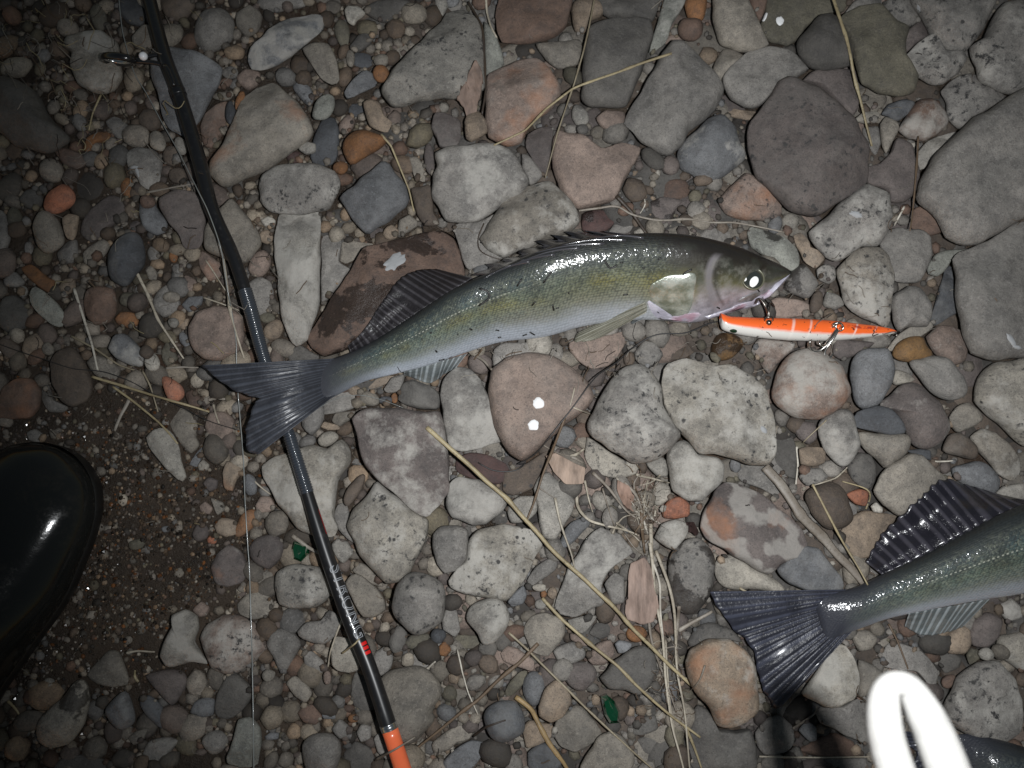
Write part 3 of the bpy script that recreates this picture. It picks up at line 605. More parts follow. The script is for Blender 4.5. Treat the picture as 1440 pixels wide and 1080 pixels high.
22|2|gr|dsr|455,290 490,200 540,100 600,10 660,-20 730,-20 790,20 830,100 840,200 920,320 920,350 830,440 740,470 680,475 620,440 560,400 490,350|grey pear-shaped stone with dark spots left of the big cream stone
22|0|pg|sf|450,340 490,360 560,410 640,460 715,480 700,530 620,550 540,540 470,500 440,430
22|1|lg|ad|850,420 870,380 930,350 970,370 1010,430 1120,440 1150,480 1130,560 1080,620 1030,670 940,660 880,620 865,520|bluish-grey angular stone below the big cream stone
22|0|lg||750,470 830,440 860,480 860,540 810,545 770,510
22|0|pg|f|780,620 800,560 870,590 870,650 820,690 790,680
22|0|or||830,710 870,650 920,640 975,680 970,740 900,755 840,750|terracotta pebble right of the dry grass tuft
22|1|lg|d|790,850 830,780 900,755 960,780 960,840 900,915 850,900
23|1|mv|fob|-200,800 -190,730 -130,620 -70,565 10,580 110,630 220,720 310,810 345,890 310,950 210,990 150,1035 100,1020 0,960 -100,900 -180,850|long grey-brown slab with purple and tan bands
32|1|gr|srw|860,80 880,0 930,-60 1000,-85 1060,-50 1100,20 1090,110 1060,230 1000,300 930,290 880,230 865,150|rough dark grey speckled stone right of the dry grass tuft
32|0|pg|r|1095,80 1110,30 1160,0 1220,5 1350,90 1440,160 1440,200 1300,175 1150,165|smooth cream stone touching the cut-off fish's tail
32|0|gr|fd|290,260 310,160 370,50 430,-60 520,-140 620,-100 690,-20 640,20 560,80 530,170 540,260 440,290 380,320 310,310|dusty grey slab under the middle of the main straw
22|0|bl|r|310,890 350,790 420,755 470,775 420,830 360,890 320,910
22|0|lg|f|180,600 210,540 260,520 330,590 390,660 380,720 330,810 290,860 230,850 205,780 200,690|tall whitish-grey stone right of the main straw
22|0|lg|f|50,720 60,680 110,640 190,640 200,720 150,770 70,775
32|0|gr|a|150,130 190,60 260,15 305,40 290,80 220,130 160,165
32|0|gr|a|540,150 590,90 640,110 640,240 580,250
32|1|dg|f|515,620 570,560 640,490 740,460 800,510 805,580 770,640 720,710 640,690 560,680|dark grey wedge-shaped slab between two straws
32|0|lg||350,330 420,310 500,310 480,350 430,400 370,370
32|-1|dg||460,400 500,340 570,340 580,400 520,430
32|0|gr||280,490 310,460 380,440 440,480 440,520 380,550 310,550
32|0|mv|r|320,590 370,550 450,540 500,580 490,640 430,690 360,660
32|1|tn|a|205,770 240,670 300,630 360,680 380,740 330,820 270,850 210,820|tan angular stone with a sharp ridge
32|0|bg|f|280,910 310,820 380,760 430,770 500,840 530,910 470,960 390,1000 310,970
32|1|bg|f|415,1080 450,1010 500,930 570,890 640,930 690,1000 680,1080 560,1120|grey-tan stone at the bottom edge under a thin straw
32|0|db|f|150,1000 220,950 290,960 330,1030 300,1090 160,1090
32|0|dg|a|690,870 740,820 800,810 810,880 740,910 690,910
32|-1|dg|a|680,950 800,900 870,960 840,1030 720,1010
32|2|tn|od|945,540 970,470 1060,430 1170,430 1250,480 1300,560 1320,680 1320,790 1260,850 1180,880 1110,860 1070,780 1000,690 960,620|large tan stone left of the cut-off fish's tail fin
32|0|dg|f|970,900 1000,760 1060,780 1110,870 1200,890 1280,880 1310,970 1310,1090 1000,1090 960,1000
33|0|gr|f|75,900 130,830 200,810 270,870 280,950 230,1000 120,1010 85,970
32|0|dg|s|960,440 1000,370 1080,340 1190,380 1240,440 1170,430 1060,430 970,470
32|0|rb|a|790,370 830,320 880,330 890,400 830,410
32|0|ob|r|e 700 400 50 45 0
32|0|br|r|e 630 415 22 20 0
32|0|bl||590,450 620,430 680,450 660,490 610,500
32|0|pk||450,520 500,450 570,430 590,500 540,560 480,560
32|0|pk||370,400 420,410 470,460 430,465 370,430
32|1|pg|r|e 212 167 34 20 0
32|0|ob||e 232 198 18 24 0
32|0|tn|r|e 275 192 25 30 0
32|0|lg|s|e 215 250 32 30 0
32|0|bl||55,240 80,190 130,160 150,200 130,250 70,265
23|1|tn|a|300,400 330,392 420,395 440,420 430,470 380,490 310,480 300,430|small tan cube-shaped stone with a dark dot
23|1|gr|dr|400,280 430,240 500,200 560,210 590,290 600,390 570,460 520,490 460,450 410,380|grey oval granular stone below the round pink-red stone
23|0|mv||275,310 310,260 380,270 390,350 350,380 300,350
23|2|db|f|575,260 600,210 700,180 770,200 830,270 850,320 760,330 650,310 590,290|half-moon slate cap resting on a paler stone
23|1|bg|r|600,320 700,320 850,330 850,410 780,470 740,500 690,450 630,400
23|1|mv|dr|710,180 780,110 850,70 920,90 1000,160 1040,230 1060,310 1020,370 950,400 880,380 850,320 800,230|grey-mauve oval stone right of the half-moon slate
23|0|dg|s|540,490 600,420 660,430 690,500 680,580 640,610 570,560
23|1|bg|f|680,610 700,540 770,470 860,420 920,430 980,490 1050,560 1000,650 900,720 800,735 720,690|big grey-beige rounded stone left of the cut-off fish's raised fin
23|1|br|r|330,650 370,590 450,570 510,590 545,660 575,740 530,800 450,810 380,750|rounded grey-brown stone crossed by a thin straw beside the grey stick
23|0|tn|f|510,820 560,740 620,710 720,720 800,740 720,850 660,950 580,950 530,880
23|0|bl|r|1070,500 1120,480 1200,460 1270,490 1315,560 1300,620 1240,630 1100,560|smooth blue slate stone above the cut-off fish's raised fin
23|0|bg||1060,240 1090,190 1150,165 1210,200 1230,250 1180,290 1100,320 1070,280
23|1|br|r|1030,390 1060,330 1120,320 1200,390 1190,450 1110,440 1040,420
23|0|bg|df|1165,340 1220,295 1290,310 1360,370 1420,450 1420,520 1370,560 1300,520 1230,440 1190,390
23|0|lg||1290,640 1330,590 1440,570 1470,640 1400,670
23|0|db||850,410 920,400 970,410 970,460 900,440
23|0|pg||770,60 790,0 850,20 890,50 850,70 790,80
23|0|or|a|540,630 600,600 650,620 640,690 580,680
23|1|wh|a|665,690 690,670 725,700 720,725 680,720
23|0|gr||540,660 590,690 590,730 560,740
23|0|gr|s|300,540 340,500 410,500 450,540 420,570 340,590
33|1|bl|f|185,70 260,0 330,-50 400,-30 450,40 520,120 530,170 450,200 350,190 250,150 200,110|bluish-grey slab above the cut-off fish's tail base
23|-1|dg|f|180,330 270,340 290,420 280,560 190,500 180,440
23|-1|gr|f|0,470 120,490 170,560 250,670 200,650 100,600 0,560
33|1|pg|fd|315,700 380,600 450,500 530,455 590,540 610,650 580,730 500,770 430,770 350,730|pale pear-shaped stone below the cut-off fish's tail base
33|0|bg||600,530 680,560 730,600 690,640 660,700 600,720
33|0|gr|f|390,800 430,770 520,770 600,730 660,720 660,960 570,930 480,880 410,850
33|1|gr|dsf|1020,830 1040,720 1100,620 1200,540 1310,540 1380,620 1420,750 1420,900 1330,955 1200,930 1100,880 1060,850|big grey chalk-streaked stone right of the white cord loop
33|0|tn||1000,450 1050,400 1110,350 1160,370 1170,450 1140,500 1060,500
33|0|gr|f|720,500 780,450 880,470 960,520 1010,590 1000,660 960,670 900,600 800,580 740,570
33|0|mv||1160,400 1180,330 1250,290 1330,330 1310,420 1250,470 1180,460
33|0|lg|d|1330,310 1310,260 1370,220 1420,260 1430,320 1360,340
33|0|ol||1150,510 1170,470 1210,480 1220,520 1170,560
33|1|wh|r|e 1247 505 40 32 0
33|0|pg|d|1300,470 1310,410 1440,390 1500,500 1440,600 1380,560 1320,520
33|-1|dg||1000,520 1060,490 1120,520 1110,570 1040,600
33|-1|dk|w|180,790 310,710 380,760 340,830 270,870 200,830
33|0|bl||300,890 340,840 390,870 390,940 350,945
33|-1|rb||290,990 370,940 470,900 580,950 580,1020 400,1020
33|-1|gr|f|250,1080 300,1040 640,1030 660,1090
33|0|rb||e 1060 640 45 30 -30
33|0|bg||560,400 640,380 700,420 660,480 600,490'''
COLS = {  # seen colour of the clean stone, word
 'gr': ((146, 144, 145), 'grey'), 'lg': ((172, 170, 167), 'light grey'), 'pg': ((184, 178, 168), 'cream'), 'dg': ((104, 102, 102), 'dark grey'),
 'mv': ((116, 103, 105), 'mauve-grey'), 'bl': ((122, 130, 146), 'blue-grey'), 'db': ((86, 95, 112), 'dark slate-blue'), 'pk': ((160, 136, 127), 'pinkish'),
 'rb': ((134, 102, 88), 'reddish-brown'), 'mr': ((98, 66, 66), 'maroon'), 'tn': ((172, 144, 118), 'tan'), 'bg': ((154, 146, 136), 'beige-grey'),
 'br': ((116, 96, 82), 'brown'), 'ob': ((160, 108, 66), 'orange-brown'), 'or': ((188, 116, 88), 'terracotta'), 'am': ((136, 100, 56), 'amber'),
 'ol': ((124, 119, 98), 'olive-grey'), 'gn': ((146, 154, 150), 'pale green-grey'), 'wh': ((206, 203, 197), 'whitish'), 'dk': ((74, 68, 64), 'blackish')}
LAYER = {-1: -0.008, 0: -0.002, 1: 0.005, 2: 0.011}
for _k in COLS:
    _c, _w = COLS[_k]; _m = sum(_c)/3; _f = .80 if _k in ('am', 'ob', 'or') else .62 if _k in ('pk', 'rb', 'mr') else .50
    COLS[_k] = (tuple((_m+(x-_m)*_f)*t for x, t in zip(_c, (1.02, 1.0, .965))), _w)
def poly_area(p):
    x, y = p[:, 0], p[:, 1]; return 0.5*abs(np.dot(x, np.roll(y, -1))-np.dot(y, np.roll(x, -1)))
def stone_mesh(out, th, flags, sd, N, K):
    """out: (N,2) outline about the origin, in metres; equator at z=0."""
    lr = random.Random(sd)
    r = np.linalg.norm(out, axis=1); size = math.sqrt(max(1e-9, poly_area(out)))
    p, q = (2.1, 2.0) if 'r' in flags else (8.0, 2.1) if 'f' in flags else (4.0, 2.0)
    planes = []
    if 'a' in flags or lr.random() < (.4 if 'r' in flags else .8):
        for _ in range(lr.choice((2, 3, 4, 5))):
            a = lr.uniform(0, 2*math.pi); sl = lr.uniform(.18, .6); d = lr.uniform(.0, .36)*size
            planes.append((math.cos(a), math.sin(a), sl, d))
    ta, tm = lr.uniform(0, 2*math.pi), lr.uniform(0, .24)
    V, F = [], []; so = Vector((sd*1.7 % 50, sd*.37 % 50, sd*.91 % 50))
    ss = [1-(k/K)**1.8 for k in range(K)]
    for k, s in enumerate(ss):
        z0 = th*(1-s**p)**(1/q)
        for i in range(N):
            x, y = out[i]*s
            z = z0*(1+tm*(x*math.cos(ta)+y*math.sin(ta))/size*2)
            for (cx, cy, sl, d) in planes:
                lim = th*1.02 - sl*(x*cx+y*cy-d)
                z = min(z, lim + .12*(z-lim)) if z > lim else z
            nz = mnoise.noise(Vector((x, y, 0))*(2.6/size)+so)
            z += th*.16*nz*(1-s*s) + (.0007*mnoise.noise(Vector((x, y, z))*140+so)*(1 if k else 0) + .0012*mnoise.noise(Vector((x, y, z))*55+so))*min(1, th/.008)
            V.append((x, y, z))
    for k in range(K-1):
        for i in range(N): F.append((k*N+i, k*N+(i+1) % N, (k+1)*N+(i+1) % N, (k+1)*N+i))
    top = len(V); V.append((0, 0, sum(V[(K-1)*N+i][2] for i in range(N))/N))
    for i in range(N): F.append(((K-1)*N+i, (K-1)*N+(i+1) % N, top))
    prev = 0; dn = max(th*.7, .004)
    for s in (.93, .7, .35):
        o = len(V)
        for i in range(N): V.append((out[i][0]*s, out[i][1]*s, -dn*(1-s**2.2)**.5))
        for i in range(N): F.append((prev+(i+1) % N, prev+i, o+i, o+(i+1) % N))
        prev = o
    b = len(V); V.append((0, 0, -dn))
    for i in range(N): F.append((prev+(i+1) % N, prev+i, b))
    return V, F
STS = []
for ln in STONES.strip().splitlines():
    f = ln.split('|'); tile, lay, col, flags, pts = f[0], int(f[1]), f[2], f[3], f[4]; nick = f[5] if len(f) > 5 else ''
    if pts.startswith('e'):
        _, cx, cy, rx, ry, an = pts.split(); cx, cy, rx, ry, an = map(float, (cx, cy, rx, ry, an)); an = R(an)
        pl = []
        for i in range(9):
            t = 2*math.pi*i/9; k = 1+rng.uniform(-.09, .09)
            ex, ey = rx*math.cos(t)*k, ry*math.sin(t)*k
            pl.append(T(tile, cx+ex*math.cos(an)-ey*math.sin(an), cy+ex*math.sin(an)+ey*math.cos(an)))
    else: pl = TL(tile, pts)
    pl = np.array(pl); ar = poly_area(pl)
    STS.append(dict(px=pl, area=ar, c=pl.mean(0), lay=lay, col=col, fl=flags, nick=nick, z=LAYER[lay]+rng.uniform(-.0012, .0012)))
order = sorted(range(len(STS)), key=lambda i: -STS[i]['area'])
single = set(order[:299])
# each stone's visible mask, so that gravel only fills the gaps
MW, MH, MS = 500, 400, 4.0      # cells of 4 px, from (-280,-260)
mask = np.zeros((MH, MW), bool); gx, gy = np.meshgrid((np.arange(MW)+.5)*MS-280, (np.arange(MH)+.5)*MS-260)
def fill(poly):
    ins = np.zeros(gx.shape, bool); n = len(poly); j = n-1
    for i in range(n):
        (xi, yi), (xj, yj) = poly[i], poly[j]
        ins ^= ((yi > gy) != (yj > gy)) & (gx < (xj-xi)*(gy-yi)/((yj-yi) or 1e-9)+xi); j = i
    return ins
# ---- labels: what a stone looks like, and where it lies beside something easy to find
MARKS = [('the lure', 1135, 463), ("the whole fish's eye", 1058, 392), ("the whole fish's spiny back fin", 780, 345), ("the whole fish's tail fin", 360, 550),
 ("the whole fish's second back fin", 580, 430), ("the rod's line guide", 180, 84), ('the black boot', 60, 760), ('the orange rod end', 560, 1055),
 ('the white cord loop', 1270, 1000), ("the cut-off fish's tail fin", 1070, 890), ("the cut-off fish's raised fin", 1310, 735), ('the dry grass tuft', 915, 800),
 ('the green glass beside the rod', 420, 775), ('the green glass near the grass tuft', 858, 998), ('the red dots on the rod', 517, 914), ("the whole fish's anal fin", 615, 520)]
for s in STS:
    if s['nick'] and not any(w in s['nick'] for w in (' whole', 'cut-off', 'lure', 'boot', 'rod', 'line')) and len(s['nick'].split()) <= 7:
        MARKS.append(('the '+s['nick'], s['c'][0], s['c'][1]))
def direction(dx, dy):
    a = math.degrees(math.atan2(-dy, dx)) % 360
    return ['right of', 'above and right of', 'above', 'above and left of', 'left of', 'below and left of', 'below', 'below and right of'][int((a+22.5)//45) % 8]
FW = [('w', 'with a wet dark patch'), ('s', 'with dark specks'), ('d', 'with chalky patches'), ('o', 'with a rusty stain')]
used = set()
def where(c, own, skip=0):
    ms = sorted((m for m in MARKS if m[0] != 'the '+own), key=lambda m: math.hypot(c[0]-m[1], c[1]-m[2]))[:6]
    return [direction(c[0]-m[1], c[1]-m[2])+' '+m[0] for m in ms]
def auto_label(s, noun):
    pl, ar = s['px'], s['area']; e = pl-pl.mean(0); w = np.sqrt(np.maximum(1e-6, np.linalg.eigvalsh(np.cov(e.T)))); asp = w[1]/w[0]
    shape = 'elongated' if asp > 1.75 else 'angular' if 'a' in s['fl'] else 'flat' if 'f' in s['fl'] else 'rounded' if 'r' in s['fl'] else 'oval' if asp > 1.3 else 'blunt'
    size = 'large' if ar > 6500 else 'medium-sized' if ar > 2500 else 'small' if ar > 700 else 'tiny'
    head = f"{size} {COLS[s['col']][1]} {shape} {noun}"
    ex = [t for k, t in FW if k in s['fl']][:1]
    ws = where(s['c'], s['nick'])
    cands = [head+' '+w for w in ws] + [head+' '+' '.join(ex)+' '+w for w in ws] + [head+' '+a+' and '+b for a in ws for b in ws if a != b]
    for c in cands:
        if c not in used and 4 <= len(c.split()) <= 16: return c
    return cands[0]
pebs = Acc(); COLSTONE = {}
for i, s in enumerate(STS):
    pl = s['px']; z = s['z']; W = np.array([P(u, v, z)[:2] for u, v in pl]); ar = poly_area(W)
    cen = W.mean(0); e = W-cen; ev = np.sqrt(np.maximum(1e-9, np.linalg.eigvalsh(np.cov(e.T)))); minor = 2*math.sqrt(2)*ev[0]
    fl_ = s['fl']; k, mx = (.36, .026) if 'r' in fl_ else (.19, .017) if 'f' in fl_ else (.27, .021)
    th = max(.0022, min(mx, minor*k))*(1.0 if s['lay'] >= 0 else .6)
    big = s['area'] > 2500; N = 76 if s['area'] > 8000 else 48 if big else 26; K = 16 if s['area'] > 8000 else 12 if big else 7
    W = cen+(W-cen)*(1+.0016/max(.004, minor/2))
    out = resample(list(e), N, True)
    if 'r' not in fl_: out = out*.4 + resample_lin(list(e), N)*.6
    so = i*3.3
    for q in range(N):
        d = out[q]/max(1e-6, np.linalg.norm(out[q]))
        out[q] = out[q]*(1+.02*mnoise.noise(Vector((d[0]*2+so, d[1]*2, .5)))) + d*.0019*mnoise.noise(Vector((out[q][0]*75, out[q][1]*75, so)))*(1 if big else .4)
    V, F = stone_mesh(out, th, fl_, i+1, N, K)
    c = np.array(srgb(COLS[s['col']][0]))*rng.uniform(.80, 1.08)*(.74 if s['col'] not in ('pg', 'lg', 'wh') else .62)
    loc = Vector((cen[0], cen[1], z)); s['th'] = th
    mask |= fill(pl)
    Vw = [(x+loc.x, y+loc.y, zz+loc.z) for x, y, zz in V]; ground_add(Vw, F)
    if i in single:
        noun = 'stone' if s['area'] > 1400 else 'pebble'
        o = mesh_obj(noun, V, F, M_STONE, loc=loc)
        o['col'] = [float(x) for x in c]; o['seed'] = [rng.uniform(-9, 9), rng.uniform(-9, 9), rng.uniform(-9, 9)]
        for key, ch in (('speck', 's'), ('dust', 'd'), ('stain', 'o'), ('wet', 'w'), ('band', 'b')):
            o[key] = (1.0 if ch in fl_ else (0.22*rng.random() if key in ('dust', 'speck') and rng.random() < .6 else 0.0))
        if s['nick']:
            lb = s['nick']
            if len(lb.split()) < 4: lb = lb + ' ' + where(s['c'], s['nick'])[0]
        else: lb = auto_label(s, noun)
        used.add(lb); tag(o, lb, noun, 'stones of the river bank' if noun == 'stone' else 'pebbles among the stones'); s['obj'] = o
    else: pebs.add(Vw, F, tuple(c))
o = pebs.build('small_pebbles', M_PEBBLES); tag(o, 'tiny pebbles lying between the traced stones', 'pebbles', kind='stuff')

# ---- gravel filling the gaps, and more bank beyond the frame
def ico(r, lr):
    a, b, c = r*lr.uniform(.75, 1.3), r*lr.uniform(.7, 1.1), r*lr.uniform(.45, .8); th = lr.uniform(0, 6.28); ct, st = math.cos(th), math.sin(th); sd = lr.uniform(0, 90)
    V = []
    for v in ICO_V:
        k = 1+.22*mnoise.noise(v*1.3+Vector((sd, 0, 0))); x, y, z = v.x*a*k, v.y*b*k, v.z*c*k
        V.append((x*ct-y*st, x*st+y*ct, z))
    return V
bm = bmesh.new(); bmesh.ops.create_icosphere(bm, subdivisions=2, radius=1)
ICO_V = [v.co.copy() for v in bm.verts]; bm.verts.ensure_lookup_table(); ICO_F = [tuple(v.index for v in f.verts) for f in bm.faces]; bm.free()
bm = bmesh.new(); bmesh.ops.create_icosphere(bm, subdivisions=1, radius=1)
ICL_V = [v.co.copy() for v in bm.verts]; ICL_F = [tuple(v.index for v in f.verts) for f in bm.faces]; bm.free()
# lower stones showing in the gaps between the traced ones
fillers = Acc(); dist = np.where(mask, 0, 99).astype(int)
for it in range(1, 26):
    m0 = dist < it; nb = np.zeros_like(m0); nb[1:] |= m0[:-1]; nb[:-1] |= m0[1:]; nb[:, 1:] |= m0[:, :-1]; nb[:, :-1] |= m0[:, 1:]
    dist[nb & (dist > it)] = it
cand = [(int(dist[j, i])+rng.random()*.9, i, j) for j in range(60, 345) for i in range(62, 435) if dist[j, i] >= 2 and not mask[j, i]]
cand.sort(reverse=True); taken = np.zeros_like(mask); nfill = 0
for dd, i, j in cand:
    if taken[j, i]: continue
    u, v = i*MS-280+2, j*MS-260+2
    if (u-150)**2/235**2 + (v-770)**2/215**2 < 1: continue
    left = u < 330 or (u < 560 and v > 700)
    if left and rng.random() < .85: continue
    rpx = min(dd*MS*1.25+5, 46 if not left else 24)*rng.uniform(.85, 1.15)
    if rpx < 9: continue
    p = P(u, v, -.008); r = rpx*PX; asp = rng.uniform(.75, 1.35); th0 = rng.uniform(0, 6.28); pl = []
    for q in range(8):
        t = 2*math.pi*q/8; kk = rng.uniform(.84, 1.12); ex, ey = r*asp**.5*math.cos(t)*kk, r/asp**.5*math.sin(t)*kk
        pl.append((ex*math.cos(th0)-ey*math.sin(th0), ex*math.sin(th0)+ey*math.cos(th0)))
    V, F = stone_mesh(resample(pl, 24, True), min(.012, r*.5), rng.choice(('r', 'f', 'a', 'f')), 3000+nfill, 24, 7)
    c = np.array(srgb(COLS[rng.choice(('gr', 'mv', 'bg', 'dg', 'br', 'bg', 'dg', 'pk', 'br', 'dk', 'br'))][0]))*rng.uniform(.42, .72)
    Vw = [(a+p.x, b+p.y, z-.0145) for a, b, z in V]; fillers.add(Vw, F, tuple(c)); ground_add(Vw, F); nfill += 1
    q = max(1, int(rpx*.8/MS)); yy, xx = np.ogrid[-q:q+1, -q:q+1]; dk = (xx*xx+yy*yy) <= q*q
    taken[j-q:j+q+1, i-q:i+q+1] |= dk
o = fillers.build('lower_stones', M_PEBBLES); tag(o, 'half-buried stones showing in the gaps of the bank', 'stones', kind='stuff')
grav = Acc(); gr_cols = ['gr', 'bg', 'br', 'tn', 'rb', 'dg', 'br', 'gr', 'bg', 'mv', 'ol', 'lg', 'mv', 'dk', 'gr', 'br', 'dg', 'gr', 'bg', 'bl']
OV = []
def place_gravel(n, rmin, rmax, far=False):
    global ICO_V
    for _ in range(n):
        u, v = (rng.uniform(-160, 1600), rng.uniform(-140, 1220)) if rng.random() < .55 else (rng.uniform(-100, 640), rng.uniform(-100, 1180))
        iy, ix = int((v+260)/MS), int((u+280)/MS)
        r = rmin*(rmax/rmin)**(rng.random()**1.15)
        cr = int(r*0.55/PX/MS)
        if mask[iy, ix] or (cr and (mask[iy, min(MW-1, ix+cr)] or mask[iy, ix-cr] or mask[iy-cr, ix] or mask[min(MH-1, iy+cr), ix])): continue
        inside = -30 < u < 1470 and -30 < v < 1110
        boot_zone = ((u-150)/215)**2 + ((v-765)/215)**2 + .35*mnoise.noise(Vector((u/60, v/60, 2))) < 1
        if boot_zone and (r > .0042 or (r > .0014 and rng.random() < .85)): continue
        p = P(u, v, -.006); g0 = gz(p.x, p.y); z = g0+r*rng.uniform(.05, .45)
        if g0 > .0012: continue
        c = np.array(srgb(COLS[rng.choice(gr_cols)][0]))*rng.uniform(.40, .88)*np.array((1.05, .98, .89) if u < 620 else (1.0, .98, .95))
        keep = ICO_V
        if r < .0058: ICO_V = ICL_V; V = ico(r, rng); F = ICL_F; ICO_V = keep
        else: V = ico(r, rng); F = ICO_F
        grav.add([(x+p.x, y+p.y, zz+z) for x, y, zz in V], F, tuple(c))
        if r > .0022:
            OV.append((p.x, p.y, z, r))
        if r > .0045:
            q = max(1, int(r*.8/PX/MS)); mask[max(0, iy-q):iy+q+1, max(0, ix-q):ix+q+1] = True
gz(0, 0)
place_gravel(16000, .0040, .0115); place_gravel(34000, .0022, .0056); place_gravel(30000, .0010, .0030)
for (x, y, z, r) in OV:
    ground_add([(x+r, y, z), (x, y+r, z), (x-r, y, z), (x, y-r, z), (x+.55*r, y+.55*r, z+.45*r), (x-.55*r, y+.55*r, z+.45*r), (x-.55*r, y-.55*r, z+.45*r), (x+.55*r, y-.55*r, z+.45*r), (x, y, z+.66*r)],
               [(0, 4, 7), (1, 5, 4), (2, 6, 5), (3, 7, 6), (0, 1, 4), (1, 2, 5), (2, 3, 6), (3, 0, 7), (4, 5, 8), (5, 6, 8), (6, 7, 8), (7, 4, 8)])
o = grav.build('gravel', M_PEBBLES); tag(o, 'loose gravel and grit filling gaps between stones', 'gravel', kind='stuff')
grit = Acc()
for _ in range(11000):
    u, v = rng.gauss(190, 115), rng.gauss(770, 125); r = .0003*(6.5**rng.random()**1.5)
    iy, ix = int((v+260)/MS), int((u+280)/MS)
    if mask[iy, ix]: continue
    p = P(u, v, -.003); z = gz(p.x, p.y); a, b = rng.uniform(0, 6.28), rng.uniform(.6, 1.2)
    if z > .001 or mnoise.noise(Vector((p.x*60, p.y*60, 9)))+.35*mnoise.noise(Vector((p.x*190, p.y*190, 4))) < rng.uniform(-.5, .45): continue
    c = np.array(srgb(COLS[rng.choice(('br', 'dk', 'tn', 'ob', 'dg', 'bg', 'dk', 'br'))][0]))*rng.uniform(.12, .60)*np.array((1.1, .95, .8))
    grit.add([(p.x+(w.x*math.cos(a)-w.y*math.sin(a)*b)*r, p.y+(w.x*math.sin(a)+w.y*math.cos(a)*b)*r, z+(w.z*.8+.2)*r) for w in ICL_V], ICL_F, tuple(c))
kg = NT('wet_grit'); kg.base(kg.attr('col', 'GEOMETRY', 'Color'), .16, .6)
o = grit.build('wet_grit', kg.m, smooth=False); tag(o, 'wet glistening grit on the bare soil by the boot', 'grit', kind='stuff')
outer = Acc(); cells = {}
for k in range(5200):
    x, y = rng.uniform(-1.1, 1.1), rng.uniform(-1.05, 1.05); r = .009+.034*rng.random()**2.6
    u, v = project(Vector((x, y, 0))); m = r/PX
    if -75-m < u < 1515+m and -75-m < v < 1155+m: continue
    if any((x-a)**2+(y-b)**2 < (.86*(r+c))**2 for (a, b, c) in cells.values()): continue
    cells[k] = (x, y, r)
    asp = rng.uniform(.7, 1.3); th0 = rng.uniform(0, 6.28); pl = []
    for i in range(8):
        t = 2*math.pi*i/8; kk = rng.uniform(.84, 1.12); ex, ey = r*asp**.5*math.cos(t)*kk, r/asp**.5*math.sin(t)*kk
        pl.append((ex*math.cos(th0)-ey*math.sin(th0), ex*math.sin(th0)+ey*math.cos(th0)))
    V, F = stone_mesh(resample(pl, 20, True), min(.02, r*.5), rng.choice(('r', 'f', 'a', '')), 900+k, 20, 6)
    c = np.array(srgb(COLS[rng.choice(('gr', 'lg', 'mv', 'bg', 'dg', 'pk', 'gr', 'bl', 'pg'))][0]))
    outer.add([(a+x, b+y, z+.001) for a, b, z in V], F, tuple(c))
o = outer.build('surrounding_stones', M_PEBBLES); tag(o, 'stones of the bank carrying on beyond the picture', 'stones', kind='stuff')

# ------------------------------------------------------------------ white droppings and chalk marks on stones
M_DROP = plain('white_dropping', (.80, .80, .80), .6, bumpscale=700)
M_CHALK = plain('chalk_scrape', (.31, .315, .32), .75, bumpscale=500)
def stone_at(u, v):
    best = None
    for s in STS:
        if 'obj' in s:
            n = len(s['px']); ins = False; j = n-1
            for i in range(n):
                (xi, yi), (xj, yj) = s['px'][i], s['px'][j]
                if (yi > v) != (yj > v) and u < (xj-xi)*(v-yi)/((yj-yi) or 1e-9)+xi: ins = not ins
                j = i
            if ins and (best is None or s['z'] > best['z']): best = s
    return best
def patch(px_outline, bulge, mat, name, parent, bvh=None, N=26, K=6, off=.0004, sharp=False, power=2.4, stiff=False):
    """a thin skin lying on whatever is under it, its outline given on the photo"""
    out = resample_lin([tuple(p) for p in px_outline], N) if sharp else resample([np.array(p) for p in px_outline], N, True); c = out.mean(0); V, F, UV = [], [], []
    def hit(u, v):
        if bvh is None: return drop(u, v)
        d = ray(u, v).normalized(); h = bvh.ray_cast(CP, d); return h[0] if h[0] is not None else None
    for k in range(K+1):
        s = 1-(k/K)**1.5 if k < K else 0
        for i in range(N if k < K else 1):
            q = c+(out[i]-c)*s; p = hit(*q)
            if p is None: p = V[-1] if V else drop(*q)
            p = Vector(p); V.append(p+Vector((0, 0, off*(1 if s < .99 else -.6)+bulge*(1-s**power)))); UV.append((q[0]/100, q[1]/100))
    if stiff:
        A = np.array([(v.x, v.y, 1) for v in V]); zz = np.array([v.z for v in V]); co = np.linalg.lstsq(A, zz, rcond=None)[0]; pl_ = A @ co
        up = np.quantile(zz-pl_, .8); so = rng.uniform(0, 40); V = [Vector((v.x, v.y, q+up+.0022*mnoise.noise(Vector((v.x*70, v.y*70, so)))+.0008*mnoise.noise(Vector((v.x*230, v.y*230, so))))) for v, q in zip(V, pl_)]
    for k in range(K-1):
        for i in range(N): F.append((k*N+i, k*N+(i+1) % N, (k+1)*N+(i+1) % N, (k+1)*N+i))
    for i in range(N): F.append(((K-1)*N+i, (K-1)*N+(i+1) % N, K*N))
    return mesh_obj(name, V, F, mat, parent, uvs=UV)
def blob(cx, cy, rx, ry, an=0, rough=.2, n=17):
    pl = []
    for i in range(n):
        t = 2*math.pi*i/n; k = 1+rng.uniform(-rough, rough); ex, ey = rx*math.cos(t)*k, ry*math.sin(t)*k; a = R(an)
        pl.append((cx+ex*math.cos(a)-ey*math.sin(a), cy+ex*math.sin(a)+ey*math.cos(a)))
    return pl
